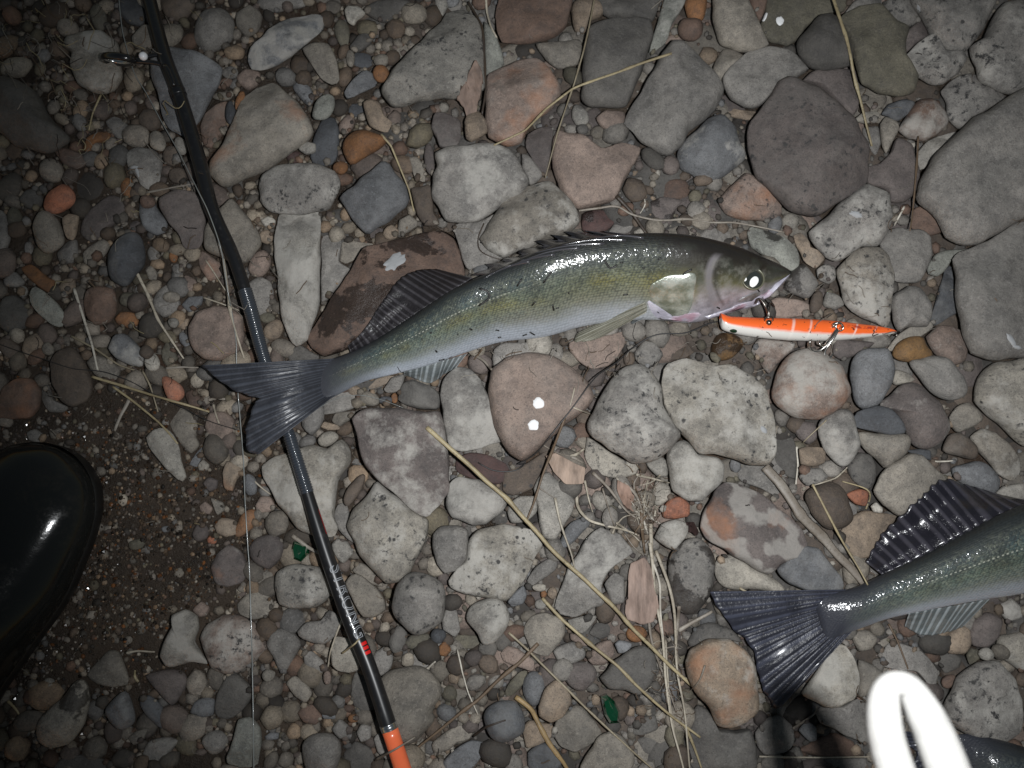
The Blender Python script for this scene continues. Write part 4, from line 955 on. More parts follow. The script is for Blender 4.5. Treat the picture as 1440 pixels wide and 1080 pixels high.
for (tile, x, y, rx, ry, an, mat, nm) in [('22', 205, 170, 30, 30, 0, M_DROP, 'white_spot'), ('22', 180, 280, 29, 29, 0, M_DROP, 'white_spot'),
        ('03', 205, 106, 21, 24, 0, M_DROP, 'white_spot'), ('03', 127, 86, 9, 26, 30, M_DROP, 'white_spot'), ('03', 882, 22, 34, 11, 12, M_CHALK, 'chalk_mark'), ('03', 906, 44, 8, 20, -15, M_CHALK, 'chalk_mark'),
        ('13', 1375, 785, 14, 40, -35, M_CHALK, 'chalk_mark'), ('13', 1405, 822, 26, 10, 15, M_CHALK, 'chalk_mark'), ('22', 1347, 304, 24, 13, 45, M_CHALK, 'chalk_mark'),
        ('11', 738, 388, 62, 36, -35, M_CHALK, 'chalk_mark'), ('00', 672, 850, 26, 9, -20, M_CHALK, 'chalk_mark'), ('00', 694, 872, 9, 30, -15, M_CHALK, 'chalk_mark'),
        ('02', 1352, 86, 9, 26, 25, M_DROP, 'white_spot'), ('13', 590, 150, 34, 18, 20, M_CHALK, 'chalk_mark')]:
    u, v = T(tile, x, y); s = stone_at(u, v)
    if s: patch(blob(u, v, rx/3.6, ry/3.6, an, .11 if mat is M_DROP else .2, 19), .0006, mat, nm, s['obj'], N=40, K=3)

# ------------------------------------------------------------------ the fishing rod
def envelope(zs):
    """upper concave envelope of heights along a straight thing: how it rests on the high points"""
    n = len(zs); hull = []
    for i in range(n):
        while len(hull) > 1 and (zs[hull[-1]]-zs[hull[-2]])*(i-hull[-2]) <= (zs[i]-zs[hull[-2]])*(hull[-1]-hull[-2]): hull.pop()
        hull.append(i)
    return np.interp(range(n), hull, [zs[i] for i in hull])
rod_px = [(186, -90), (198, -40), (210, 0), (231, 77), (250, 128), (267, 181), (283, 236), (299, 297), (328, 360), (350, 427), (369, 496), (390, 560), (410, 622), (428, 680), (447, 742), (465, 797), (492, 872), (519, 938), (547, 1022), (567, 1083), (582, 1130), (600, 1190)]
rod_d = [21, 21, 21, 21, 21.5, 21.5, 21.5, 21, 19, 18, 16, 15, 15, 16.5, 19, 20.5, 21, 21, 22, 23, 23, 23]
NR = 150; rp = resample([np.array(p) for p in rod_px], NR); rod_u0 = np.linspace(0, 1, len(rod_px))
_d = np.array(rod_px); _L = np.concatenate([[0], np.cumsum(np.linalg.norm(np.diff(_d, axis=0), axis=1))]); _s = np.linspace(0, _L[-1], NR)
rr = np.interp(_s, _L, rod_d)*PX*.5*.955
def rest(px, rad, n=None, lift=0):
    z = np.full(len(px), .02)
    for _ in range(3):
        for i, (u, v) in enumerate(px):
            p = P(u, v, z[i]); z[i] = gz(p.x, p.y)+rad[i]+lift
        z = envelope(z)
    return np.array([P(u, v, z[i]) for i, (u, v) in enumerate(px)])
rod_pts = rest(rp, rr)
k = NT('black_rod_blank'); v = k.n('ShaderNodeTexCoord').outputs['Object']
k.base(k.mix(k.math('MULTIPLY', k.ramp(k.noise(v, 260, 5, .7), (.56, 0), (.7, 1)), .12), (.010, .010, .011), (.16, .15, .14)), .34, .5); k.b.inputs['Coat Weight'].default_value = .25; M_ROD = k.m
M_WRAP = plain('dark_thread_wrap', (.030, .036, .046), .28, coat=.8)
M_SILVER = plain('silver_trim', (.7, .7, .7), .22, metal=1)
M_RODORANGE = plain('orange_rod_paint', (.80, .155, .060), .33, coat=.4, vary=.15)
M_RED = plain('red_rod_paint', (.62, .012, .012), .4)
M_PRINT = plain('silver_print', (.36, .375, .40), .4)
def at_px(v):
    """index along the rod nearest a photo row"""
    return int(np.argmin(np.abs(rp[:, 1]-v)))
rod = empty('fishing_rod', Vector(rod_pts[NR//2])); tag(rod, 'black fishing rod with an orange end lying diagonally across the stones', 'fishing rod')
iA, iB = 0, at_px(1026); iO = at_px(1024)
V, F = tube(rod_pts[:iB+1], rr[:iB+1], 20); mesh_obj('rod_blank', V, F, M_ROD, rod); ground_add(V, F)
V, F = tube(rod_pts[iO:], rr[iO:]*1.0, 20); mesh_obj('orange_grip', V, F, M_RODORANGE, rod); ground_add(V, F)
def wrap_part(v0, v1, step, amp, name, mat):
    a = Acc(); i0, i1 = at_px(v0), at_px(v1)
    n = max(6, int(abs(v1-v0)/step)*5); t = np.linspace(i0, i1, n)
    pts = np.stack([np.interp(t, range(NR), rod_pts[:, c]) for c in range(3)], 1); r = np.interp(t, range(NR), rr)
    V, F = tube(pts, [r[i]+.00025+amp*(.5+.5*math.cos(2*math.pi*i/5)) for i in range(n)], 20); a.add(V, F); return a.build(name, mat, rod)
wrap_part(405, 512, 3.1, .00045, 'thread_wrap', M_WRAP); wrap_part(606, 690, 3.4, .00055, 'thread_wrap', M_WRAP)
wrap_part(699, 706, 3, .0001, 'silver_ring', M_SILVER); wrap_part(1018, 1024, 3, .0001, 'silver_ring', M_SILVER)
wrap_part(126, 131, 3, .0002, 'silver_ring', M_ROD)
# lettering and dots, bent round the blank
def rod_surface(s, ang, lift=.00012):
    """s: index along the rod, ang: angle from straight up towards the right of the picture"""
    i = min(max(s, 0), NR-2); f = i-int(i); i = int(i)
    p = Vector(rod_pts[i]).lerp(Vector(rod_pts[i+1]), f); t = (Vector(rod_pts[i+1])-Vector(rod_pts[i])).normalized()
    right = t.cross(Vector((0, 0, 1))).normalized(); right = right if right.x > 0 else -right
    up = Vector((0, 0, 1)); up = (up-t*up.dot(t)).normalized()
    return p + (right*math.sin(ang)+up*math.cos(ang))*(rr[i]+lift)
mpi = float(np.linalg.norm(rod_pts[NR//2+1]-rod_pts[NR//2]))     # metres per index
cu = bpy.data.curves.new('rod_lettering', 'FONT'); cu.body = 'STRONG'; cu.size = 1; cu.fill_mode = 'NONE'; cu.bevel_depth = .024; cu.bevel_resolution = 0; cu.space_character = 1.12
tmp = bpy.data.objects.new('rod_lettering', cu); COL.objects.link(tmp); bpy.context.view_layer.update()
me0 = tmp.evaluated_get(bpy.context.evaluated_depsgraph_get()).to_mesh()
bmx = bmesh.new(); bmx.from_mesh(me0)
for _ in range(5):
    lg = [e for e in bmx.edges if e.calc_length() > .06]
    if lg: bmesh.ops.subdivide_edges(bmx, edges=lg, cuts=1, use_grid_fill=True)
bmx.verts.index_update(); VV = [v.co.copy() for v in bmx.verts]; FF = [tuple(v.index for v in f.verts) for f in bmx.faces]; bmx.free()
tmp.evaluated_get(bpy.context.evaluated_depsgraph_get()).to_mesh_clear()
bpy.data.objects.remove(tmp)
x0, x1 = min(v.x for v in VV), max(v.x for v in VV); iS, iE = at_px(801), at_px(895); rmid = float(rr[(iS+iE)//2])
H = .0112; VW = []
for v in VV:
    s = iS+(v.x-x0)/(x1-x0)*(iE-iS); VW.append(rod_surface(s, .02+(v.y/.72)*H/rmid, .00010+v.z*.002))
mesh_obj('lettering', VW, FF, M_PRINT, rod)
for v0 in (907, 913, 919.5):
    V, F = [], []
    for a in range(5):
        for b in range(5): V.append(rod_surface(at_px(v0)+(b-2)/4*(.0023/mpi)+(v0-rp[at_px(v0), 1])/(.95*mpi/PX), .35+a/4*.85, .00015))
    for a in range(4):
        for b in range(4): F.append((a*5+b, a*5+b+1, (a+1)*5+b+1, (a+1)*5+b))
    mesh_obj('red_mark', V, F, M_RED, rod)
V, F = [], []
ia, ib = at_px(722), at_px(755)
for q in range(20):
    for a in range(2): V.append(rod_surface(ia+(ib-ia)*q/19, 1.22+a*.09, .00012))
for q in range(19): F.append((2*q, 2*q+1, 2*q+3, 2*q+2))
mesh_obj('red_pinstripe', V, F, M_RED, rod)
# the line guide standing off to the left, seen nearly edge-on
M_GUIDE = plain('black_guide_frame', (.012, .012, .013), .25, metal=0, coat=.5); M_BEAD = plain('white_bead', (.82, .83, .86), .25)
gpt = Vector(rod_pts[at_px(82)]); gd = (P(138, 80, gpt.z)-P(228, 91, gpt.z)).normalized(); gn = (CP-P(166, 84, gpt.z)).normalized()
gt = gd.cross(gn).normalized()
gz0 = max(gpt.z, gz(*P(166, 84, gpt.z)[:2])+.0150)
gc = P(166, 83.5, gz0); ring = []
for i in range(41):
    t = 2*math.pi*i/40; ring.append(gc+gd*(.0130*math.cos(t))+(gn*.95+gt*.31)*(.0130*math.sin(t)))
guide = Acc()
def torus(cen, a, b, Rr, r, n=40, m=10):
    V, F = [], []; nn = a.cross(b).normalized()
    for i in range(n):
        t = 2*math.pi*i/n; d = a*math.cos(t)+b*math.sin(t)
        for j in range(m):
            q = 2*math.pi*j/m; V.append(cen+d*(Rr+r*math.cos(q))+nn*(r*1.5*math.sin(q)))
    for i in range(n):
        for j in range(m): F.append((i*m+j, i*m+(j+1) % m, ((i+1) % n)*m+(j+1) % m, ((i+1) % n)*m+j))
    return V, F
V, F = torus(gc, gd, (gn*.985+gt*.17).normalized(), .0125, .0019); guide.add(V, F)
g1 = gc-gd*.0125
for tgt in (79, 95):
    e = Vector(rod_pts[at_px(tgt)]); m1 = g1.lerp(e, .55)+gt*.001
    V, F = tube(catmull([g1, m1, e], 14), [.0017]*14, 10); guide.add(V, F)
foot = Vector(rod_pts[at_px(127)]); V, F = tube(catmull([g1.lerp(Vector(rod_pts[at_px(90)]), .8), Vector(rod_pts[at_px(104)])+Vector((0, 0, .0062)), foot+Vector((0, 0, .0055))], 16), [.0016]*15+[.0006], 10); guide.add(V, F)
guide = guide.build('line_guide', M_GUIDE, rod)
V, F = torus(gc, gd, (gn*.985+gt*.17).normalized(), .0104, .0009); mesh_obj('guide_insert', V, F, M_SILVER, guide)
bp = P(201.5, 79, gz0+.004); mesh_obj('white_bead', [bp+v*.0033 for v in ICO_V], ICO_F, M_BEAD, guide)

# ------------------------------------------------------------------ fish
def fish_skin(name, teal, yellow=.45, endc=(.044, .046, .054)):
    k = NT(name); uvn = k.n('ShaderNodeUVMap'); sep = k.n('ShaderNodeSeparateXYZ'); k.l(uvn.outputs[0], sep.inputs[0]); u, vv = sep.outputs[0], sep.outputs[1]
    ov = k.n('ShaderNodeTexCoord').outputs['Object']
    w = k.math('ADD', vv, k.math('MULTIPLY', k.math('SUBTRACT', k.noise(ov, 45, 4, .6), .5), .16))
    hm = k.ramp(u, (.66, 0), (.82, .14)); w = k.math('SUBTRACT', w, k.math('MULTIPLY', hm, k.ramp(vv, (.70, 1), (.93, 0))))
    side = k.ramp(w, (.0, (.014, .012, .011)), (.20, (.021, .018, .014)), (.34, (.046, .043, .032)), (.48, (.112, .106, .056)), (.64, (.195, .178, .080)), (.80, (.215, .213, .165)), (.91, (.37, .38, .39)), (1., (.46, .47, .49)))
    tealc = k.ramp(w, (.0, (.011, .012, .013)), (.18, (.022, .026, .027)), (.36, (.056, .084, .085)), (.56, (.100, .138, .115)), (.76, (.16, .18, .165)), (.91, (.33, .36, .40)), (1., (.43, .46, .51)))
    c = k.mix(k.ramp(k.math('ADD', u, k.math('MULTIPLY', k.math('SUBTRACT', k.noise(ov, 20, 3, .5), .5), .35)), (teal[0], 1.0), (teal[1], 0)), side, tealc)
    body_ = k.ramp(u, (.70, 1), (.80, .15))
    # faint cross bars and mottling
    br = k.n('ShaderNodeCombineXYZ'); k.l(k.math('MULTIPLY', u, 11), br.inputs[0]); k.l(k.math('MULTIPLY', vv, 1.1), br.inputs[1])
    bars = k.ramp(k.noise(br.outputs[0], 1.6, 3, .55), (.45, 0), (.58, 1)); lim = k.ramp(vv, (.12, 0), (.25, 1), (.58, 1), (.74, 0))
    c = k.mix(k.math('MULTIPLY', k.math('MULTIPLY', bars, lim), .72), c, (.040, .046, .036))
    ye = k.ramp(k.noise(ov, 32, 3, .5), (.48, 0), (.62, 1)); yl = k.ramp(vv, (.40, 0), (.58, 1), (.70, 0))
    c = k.mix(k.math('MULTIPLY', k.math('MULTIPLY', ye, k.math('MULTIPLY', yl, body_)), yellow), c, (.26, .23, .06))
    body = k.ramp(u, (.70, 1), (.76, 0))
    # scales in slanting rows
    su = k.n('ShaderNodeCombineXYZ'); k.l(k.math('ADD', k.math('MULTIPLY', u, 150), k.math('MULTIPLY', vv, 12)), su.inputs[0]); k.l(k.math('MULTIPLY', vv, 38), su.inputs[1])
    vo = k.n('ShaderNodeTexVoronoi', feature='F1', voronoi_dimensions='2D'); k.l(su.outputs[0], vo.inputs['Vector']); vo.inputs['Scale'].default_value = 1.0; vo.inputs['Randomness'].default_value = .4
    d = vo.outputs['Distance']
    c = k.mix(k.math('MULTIPLY', k.math('MULTIPLY', k.ramp(d, (.26, 0), (.58, 1)), body), k.math('MULTIPLY', k.ramp(vv, (.05, .3), (.25, .95), (.7, .7), (.88, .2)), .9)), c, (.030, .036, .036))
    rs = k.n('ShaderNodeSeparateXYZ'); k.l(vo.outputs['Color'], rs.inputs[0])
    c = k.mix(k.math('MULTIPLY', k.math('MULTIPLY', k.ramp(rs.outputs[0], (.60, 0), (.9, 1)), body), k.ramp(vv, (.1, 0), (.3, .20), (.75, .2), (.9, 0))), c, (.24, .25, .17))
    pep = k.math('MULTIPLY', k.ramp(k.noise(ov, 620, 3, .7), (.55, 0), (.62, 1)), k.math('MULTIPLY', k.ramp(u, (.1, .7), (.45, .75), (.62, .25), (.8, .15)), k.ramp(vv, (.08, .3), (.25, 1), (.55, .9), (.78, .1))))
    c = k.mix(pep, c, (.022, .025, .025))
    pal = k.math('MULTIPLY', k.ramp(k.noise(ov, 480, 3, .7), (.56, 0), (.63, 1)), k.math('MULTIPLY', body, k.ramp(vv, (.15, 0), (.3, .40), (.7, .3), (.85, 0))))
    c = k.mix(pal, c, (.25, .27, .21))
    # pale dotted lateral line
    ll = k.math('ABSOLUTE', k.math('SUBTRACT', vv, k.math('ADD', .47, k.math('MULTIPLY', u, -.10))))
    dots = k.ramp(k.math('FRACT', k.math('MULTIPLY', u, 128)), (.3, 0), (.45, 1), (.75, 1), (.9, 0))
    c = k.mix(k.math('MULTIPLY', k.math('MULTIPLY', k.ramp(ll, (.005, 1), (.011, 0)), dots), k.math('MULTIPLY', k.ramp(u, (.05, 1), (.36, .9), (.5, 0)), .5)), c, (.62, .62, .52))
    c = k.mix(k.ramp(k.math('ADD', u, k.math('MULTIPLY', k.noise(ov, 60, 3, .6), .03)), (.04, 1), (.17, 0)), c, endc)
    lil = k.math('MULTIPLY', k.ramp(k.math('ADD', u, k.math('MULTIPLY', k.noise(ov, 70, 3), .03)), (.775, 0), (.80, 1)), k.ramp(k.math('ADD', vv, k.math('MULTIPLY', k.math('SUBTRACT', k.noise(ov, 80, 4, .6), .5), .2)), (.60, 0), (.72, .75), (.85, .9)))
    c = k.mix(lil, c, k.mix(k.ramp(k.noise(ov, 150, 4, .6), (.35, 0), (.65, 1)), (.185, .165, .185), (.36, .33, .37)))
    ed = k.math('ABSOLUTE', k.math('SUBTRACT', k.math('ADD', u, k.math('MULTIPLY', k.math('POWER', k.math('SUBTRACT', vv, .55), 2), -.22)), .803)); edv = k.ramp(vv, (.22, 0), (.32, 1), (.86, 1), (.92, 0))
    c = k.mix(k.math('MULTIPLY', k.math('MULTIPLY', k.ramp(ed, (.004, 1), (.011, 0)), edv), .8), c, (.20, .185, .195))
    ed2 = k.math('ABSOLUTE', k.math('SUBTRACT', k.math('ADD', u, k.math('MULTIPLY', k.math('POWER', k.math('SUBTRACT', vv, .55), 2), -.22)), .816))
    c = k.mix(k.math('MULTIPLY', k.math('MULTIPLY', k.ramp(ed2, (.002, 1), (.006, 0)), edv), .65), c, (.035, .032, .028))
    hs = k.math('MULTIPLY', k.ramp(k.noise(ov, 130, 5, .7), (.46, 0), (.62, 1)), k.math('MULTIPLY', k.ramp(u, (.76, 0), (.82, .6), (.92, .5), (.97, .1)), k.ramp(vv, (.25, 0), (.42, .9), (.66, .8), (.75, .1))))
    c = k.mix(hs, c, (.23, .225, .195))
    k.base(c, k.math('ADD', .42, k.math('MULTIPLY', k.noise(ov, 160, 3, .6), .18)), .2)
    k.b.inputs['Coat Weight'].default_value = .7; k.b.inputs['Coat Roughness'].default_value = .13
    h = k.math('ADD', k.math('MULTIPLY', k.math('MULTIPLY', k.math('SUBTRACT', .8, d), body), .9), k.math('MULTIPLY', k.noise(ov, 420, 3, .7), .8))
    nb = k.bump(h, .5, .0006); k.l(nb, k.b.inputs['Normal'])
    k.l(k.bump(k.math('ADD', k.math('ADD', k.noise(ov, 175, 3, .6), k.math('MULTIPLY', k.noise(ov, 520, 2, .6), .35)), k.math('MULTIPLY', d, .05)), .46, .0012), k.b.inputs['Coat Normal'])
    return k.m
def fin_mat(name, mem, rayc, n, alpha=1.0, edge=None, rough=.3, mott=.3, coat=.25):
    k = NT(name); uvn = k.n('ShaderNodeUVMap'); sep = k.n('ShaderNodeSeparateXYZ'); k.l(uvn.outputs[0], sep.inputs[0]); u, v = sep.outputs[0], sep.outputs[1]
    ov = k.n('ShaderNodeTexCoord').outputs['Object']
    w = k.math('ADD', k.math('MULTIPLY', k.math('COSINE', k.math('MULTIPLY', u, 2*math.pi*n)), .5), .5)
    w2 = k.math('ADD', k.math('MULTIPLY', k.math('COSINE', k.math('MULTIPLY', u, 4*math.pi*n)), .5), .5)
    ww = k.math('MULTIPLY', k.ramp(w, (.5, 0), (.95, 1)), k.math('ADD', .55, k.math('MULTIPLY', k.noise(ov, 120, 3), .8)))
    c = k.mix(ww, mem, rayc)
    c = k.mix(k.math('MULTIPLY', k.ramp(k.noise(ov, 70, 5, .65), (.45, 0), (.65, 1)), mott), c, tuple(x*.35 for x in mem))
    if edge: c = k.mix(k.ramp(v, (.72, 0), (1, .75)), c, edge)
    k.base(c, rough, .3); k.b.inputs['Coat Weight'].default_value = coat; k.b.inputs['Coat Roughness'].default_value = .18
    k.l(k.bump(k.math('ADD', k.math('MULTIPLY', w2, .6), k.math('MULTIPLY', k.noise(ov, 350, 3, .7), 1.8)), .6, .0005), k.b.inputs['Normal'])
    if alpha < 1:
        k.set(k.b.inputs['Alpha'], k.math('ADD', alpha, k.math('MULTIPLY', ww, .35), clamp=True))
    return k.m
def fin(name, base, outer, n, mat, parent, zbase, nv=16, ripple=.00035, thick=.0005, rayz=None, jag=.0, over=.0012, droop=1.0, dil=2):
    warp = lambda u: u+.022*math.sin(2*math.pi*(u*2.3+n*.13))*math.sin(math.pi*u)+.008*math.sin(2*math.pi*u*5.7)*math.sin(math.pi*u)
    nu = n*4+1; B = resample([np.array(p, float) for p in base], nu); O = resample([np.array(p, float) for p in outer], nu); V, F, UV = [], [], []
    for i in range(nu):
        u = i/(nu-1); jg = (1-jag*(.5-.5*math.cos(2*math.pi*warp(u)*n)))*(1+.035*mnoise.noise(Vector((u*n*.9, n*1.7, 0)))-.02)
        for j in range(nv+1):
            t = j/nv; q = B[i]+(O[i]-B[i])*t*jg
            zb = zbase(u) if callable(zbase) else zbase
            g = camhit(*q).z
            zz = zb*(1-t)**1.3 + (g+over)*(1-(1-t)**1.3); zz = max(zz, g+over*.8)
            V.append([q[0], q[1], zz]); UV.append((warp(u), t))
    A = np.array([v[2] for v in V]).reshape(nu, nv+1)
    REQ = A.copy()
    CAP = np.inf
    for rep_ in range(dil):
        D = A.copy()
        for di in (-2, -1, 1, 2):
            sh = np.roll(A, di, 0); (sh[:di] if di > 0 else sh[di:])[...] = -1; D = np.maximum(D, sh)
        A = D.copy()
        for dj in (-1, 1):
            sh = np.roll(D, dj, 1); (sh[:, :1] if dj > 0 else sh[:, -1:])[...] = -1; A = np.maximum(A, sh-.0003)
    for _ in range(10+dil*3):
        S = A.copy(); S[1:-1] = (A[:-2]+2*A[1:-1]+A[2:])/4; S[:, 1:-1] = (S[:, :-2]+2*S[:, 1:-1]+S[:, 2:])/4; A = np.maximum(S, REQ)
    for i in range(nu):
        for j in range(nv+1):
            u = i/(nu-1); t = j/nv; z = A[i, j]+ripple*math.cos(2*math.pi*warp(u)*n)*(.6+.8*mnoise.noise(Vector((u*n, 3, t*2))))+.0012*mnoise.noise(Vector((u*5, t*4, n)))*min(1, t*3)*min(1, t*4)
            q = V[i*(nv+1)+j]; V[i*(nv+1)+j] = P(q[0], q[1], z)
    for i in range(nu-1):
        for j in range(nv): a = i*(nv+1)+j; F.append((a, a+1, a+nv+2, a+nv+1))
    o = mesh_obj(name, V, F, mat, parent, uvs=UV)
    md = o.modifiers.new('thickness', 'SOLIDIFY'); md.thickness = thick; md.offset = 0
    return o
class Fish: pass
def fish(stations, label, skin, kt=.60, npts=110, roll=.6, name='zander_fish'):
    f = Fish(); st = [np.array(s, float).ravel() for s in stations]; S = resample(st, npts); z = np.full(npts, .045)
    for it in range(3):
        hh = [math.hypot(s[0]-s[2], s[1]-s[3])*PX*.475 for s in S]; rl = [roll*min(1, i/(npts*.35))**1.3*min(1, (npts-i)/(npts*.12))**.6 for i in range(npts)]
        tops = [P(s[0], s[1], z[i]+rl[i]*hh[i]) for i, s in enumerate(S)]; bots = [P(s[2], s[3], z[i]-rl[i]*hh[i]) for i, s in enumerate(S)]
        ht = [kt*h for h in hh]
        zs = []
        for i in range(npts):
            m = max(gz(*(tops[i].lerp(bots[i], q))[:2]) - (0 if .25 < q < .75 else .006) for q in (.1, .3, .5, .7, .9)); zs.append(m+.78*ht[i]+.52*rl[i]*hh[i])
        z = envelope(zs)*.5 + np.array([max(zs[max(0, i-9):i+10]) for i in range(npts)])*.5 - .0025
        kz = np.ones(13)/13; zp = np.concatenate([np.full(6, z[0]), z, np.full(6, z[-1])]); z = np.convolve(zp, kz, 'valid')
    ht = [h*(.12+.88*min(1, i/(npts*.075))**.7) for i, h in enumerate(ht)]
    M = 22; V, F, UV = [], [], []
    L = np.concatenate([[0], np.cumsum([(Vector((tops[i]+bots[i]))/2-Vector(tops[i-1]+bots[i-1])/2).length for i in range(1, npts)])]); L /= L[-1]
    for i in range(npts):
        c = (tops[i]+bots[i])/2; h = (tops[i]-bots[i])/2
        for j in range(2*M):
            up = j <= M; a = math.pi*j/M if up else math.pi*(2*M-j)/M
            vv = (1-math.cos(a))/2; w = 1-2*vv
            zz = ht[i]*max(0, math.sin(math.pi*vv**.92))**.62
            V.append(c+h*w+Vector((0, 0, zz if up else -zz*.85))); UV.append((L[i], vv))
    n2 = 2*M
    for i in range(npts-1):
        for j in range(n2): F.append((i*n2+j, i*n2+(j+1) % n2, (i+1)*n2+(j+1) % n2, (i+1)*n2+j))
    F.append(tuple(range(n2))[::-1]); F.append(tuple((npts-1)*n2+j for j in range(n2)))
    base = (tops[npts//2]+bots[npts//2])/2
    f.root = empty(name, Vector((base.x, base.y, gz(base.x, base.y)))); tag(f.root, label, 'fish', 'caught fish on the stones')
    f.body = mesh_obj('body', V, F, skin, f.root, uvs=UV); f.V, f.F = V, F; f.z = z; f.S = S; f.L = L
    f.bvh = BVHTree.FromPolygons([tuple(v) for v in V], F)
    zt, zb_ = z+np.array(rl)*np.array(hh), z-np.array(rl)*np.array(hh)
    f.zat = lambda x, side=0: float(np.interp(x, *(zip(*sorted(zip(S[:, 0], zt if side > 0 else zb_ if side < 0 else z))))))
    return f
SK1 = fish_skin('olive_fish_skin', (.40, .75)); SK2 = fish_skin('teal_fish_skin', (.97, 1.2), .08, (.030, .032, .042))
st1 = [((443, 508), (440, 574)), ((456, 506), (458, 564)), ((472, 503), (474, 556)), ((505, 490), (512, 537)), ((545, 467), (555, 526)), ((590, 437), (605, 513)), ((640, 405), (655, 496)), ((690, 383), (705, 481)), ((750, 356), (765, 474)),
       ((810, 338), (820, 459)), ((870, 331), (875, 451)), ((920, 328), (925, 450)), ((970, 331), (972, 454)), ((1010, 339), (1008, 446)), ((1045, 350), (1038, 437)), ((1072, 361), (1064, 430)), ((1093, 370), (1086, 414)), ((1106, 377), (1100, 400)), ((1112, 381), (1109, 391))]
f1 = fish(st1, 'whole zander with spread fins lying on the stones, orange lure at its mouth', SK1)
M_CAUD = fin_mat('grey_tail_fin', (.036, .038, .046), (.066, .072, .088), 16, edge=None, rough=.42, coat=.12, mott=.5)
M_DORS = fin_mat('dark_back_fin', (.018, .016, .018), (.058, .054, .060), 20, rough=.45, mott=.5, coat=.08)
M_PALE = fin_mat('pale_belly_fin', (.17, .195, .20), (.34, .37, .38), 10, alpha=.38, mott=.1)
M_PECT = fin_mat('olive_breast_fin', (.25, .24, .18), (.42, .41, .34), 15, alpha=.42, mott=.1)
M_SPINE = fin_mat('black_spiny_fin', (.014, .014, .017), (.06, .06, .07), 9, rough=.22, mott=.3, coat=.8)
za = float(np.mean(f1.z[:4]))
fin('tail_fin', [(476, 504), (462, 520), (456, 540), (460, 556), (472, 555)], [(279, 514), (298, 530), (317, 542), (333, 552), (352, 558), (363, 561), (356, 567), (350, 583), (343, 605), (344, 627), (348, 637), (361, 641)], 16, M_CAUD, f1.root, za, nv=26, over=.0016, dil=10)
fin('second_back_fin', [(664, 391), (640, 406), (620, 419), (600, 432), (575, 448), (550, 465), (520, 483), (494, 498)], [(612, 378), (590, 379), (570, 385), (553, 400), (541, 418), (528, 437), (517, 455), (503, 473), (489, 486)], 20, M_DORS, f1.root, lambda u: f1.zat(664-170*u, 1), ripple=.0005, jag=.012)
sp_base = [(908, 333), (860, 336), (810, 343), (770, 354), (730, 368), (690, 386)]
fin('spiny_back_fin', sp_base, [(846, 325), (808, 324), (777, 328), (752, 337), (739, 347), (704, 365), (678, 373), (664, 387)], 8, M_SPINE, f1.root, lambda u: f1.zat(908-218*u, 1)+.002, ripple=.0018, jag=.5, over=.007)
M_SP = plain('fin_spine', (.045, .044, .05), .22, coat=.8)
for (a, b) in [((880, 338), (790, 345)), ((850, 343), (752, 356)), ((815, 349), (737, 366)), ((780, 358), (705, 380)), ((745, 368), (680, 392)), ((905, 335), (835, 336))]:
    pts = []
    for q in range(16):
        t = q/15; u = a[0]+(b[0]-a[0])*t; vv = a[1]+(b[1]-a[1])*t-4*math.sin(math.pi*t); h = f1.bvh.ray_cast(CP, ray(u, vv).normalized())[0]
        if h is not None: pts.append(h+Vector((0, 0, .0002)))
    if len(pts) > 4:
        V, F = tube(pts, [.0011*(1-.75*i/len(pts)) for i in range(len(pts))], 7); mesh_obj('fin_spine', V, F, M_SP, f1.root)
fin('anal_fin', [(657, 497), (635, 504), (612, 510), (590, 516), (568, 522)], [(641, 517), (624, 527), (612, 536), (600, 539), (585, 533), (568, 527)], 10, M_PALE, f1.root, f1.zat(625, -1))
fin('breast_fin', [(907, 425), (910, 431), (909, 439)], [(826, 461), (811, 469), (805, 477), (808, 481), (824, 481), (846, 474)], 12, M_PECT, f1.root, f1.zat(900)+.003, over=.001, nv=20, ripple=.0004)
fin('belly_fin', [(912, 439), (905, 446), (899, 450)], [(892, 449), (887, 453), (889, 456)], 6, M_PALE, f1.root, f1.zat(900, -1)+.004, nv=8)
# head plates
def head_mat(name, c1, c2, rough, metal=0, bumps=300, pink=None):
    k = NT(name); ov = k.n('ShaderNodeTexCoord').outputs['Object']
    c = k.mix(k.ramp(k.noise(ov, 95, 5, .6), (.38, 0), (.62, 1)), c1, c2)
    if pink: c = k.mix(k.math('MULTIPLY', k.ramp(k.noise(ov, 55, 3, .5), (.52, 0), (.66, 1)), .7), c, pink)
    k.base(c, rough, .6); k.b.inputs['Metallic'].default_value = metal; k.b.inputs['Coat Weight'].default_value = .6; k.b.inputs['Coat Roughness'].default_value = .12
    k.l(k.bump(k.noise(ov, bumps, 4, .65), .5, .0012), k.b.inputs['Normal']); return k.m
C3 = lambda s: [(880+float(p.split(',')[0])/5.76, 320+float(p.split(',')[1])/5.76) for p in s.split()]
M_GILL = head_mat('silvery_gill_cover', (.24, .26, .20), (.62, .65, .58), .30, .55, 330)
M_CHEEK = head_mat('olive_grey_cheek', (.070, .068, .045), (.115, .112, .082), .35)
M_PRE = head_mat('lilac_grey_gill_ridge', (.11, .105, .095), (.17, .16, .16), .38)
M_JAW = head_mat('lilac_jaw', (.40, .38, .45), (.55, .53, .60), .28, pink=(.42, .20, .26))
M_LIP = head_mat('dark_upper_lip', (.10, .095, .085), (.25, .24, .25), .3)
hd = f1.bvh
gill = patch(C3('186,500 215,455 290,410 350,385 450,378 535,365 572,395 560,500 545,600 520,670 480,730 400,752 320,715 245,640 200,570'), .0020, M_GILL, 'gill_cover', f1.root, hd, 44, 10, .0003, power=3)
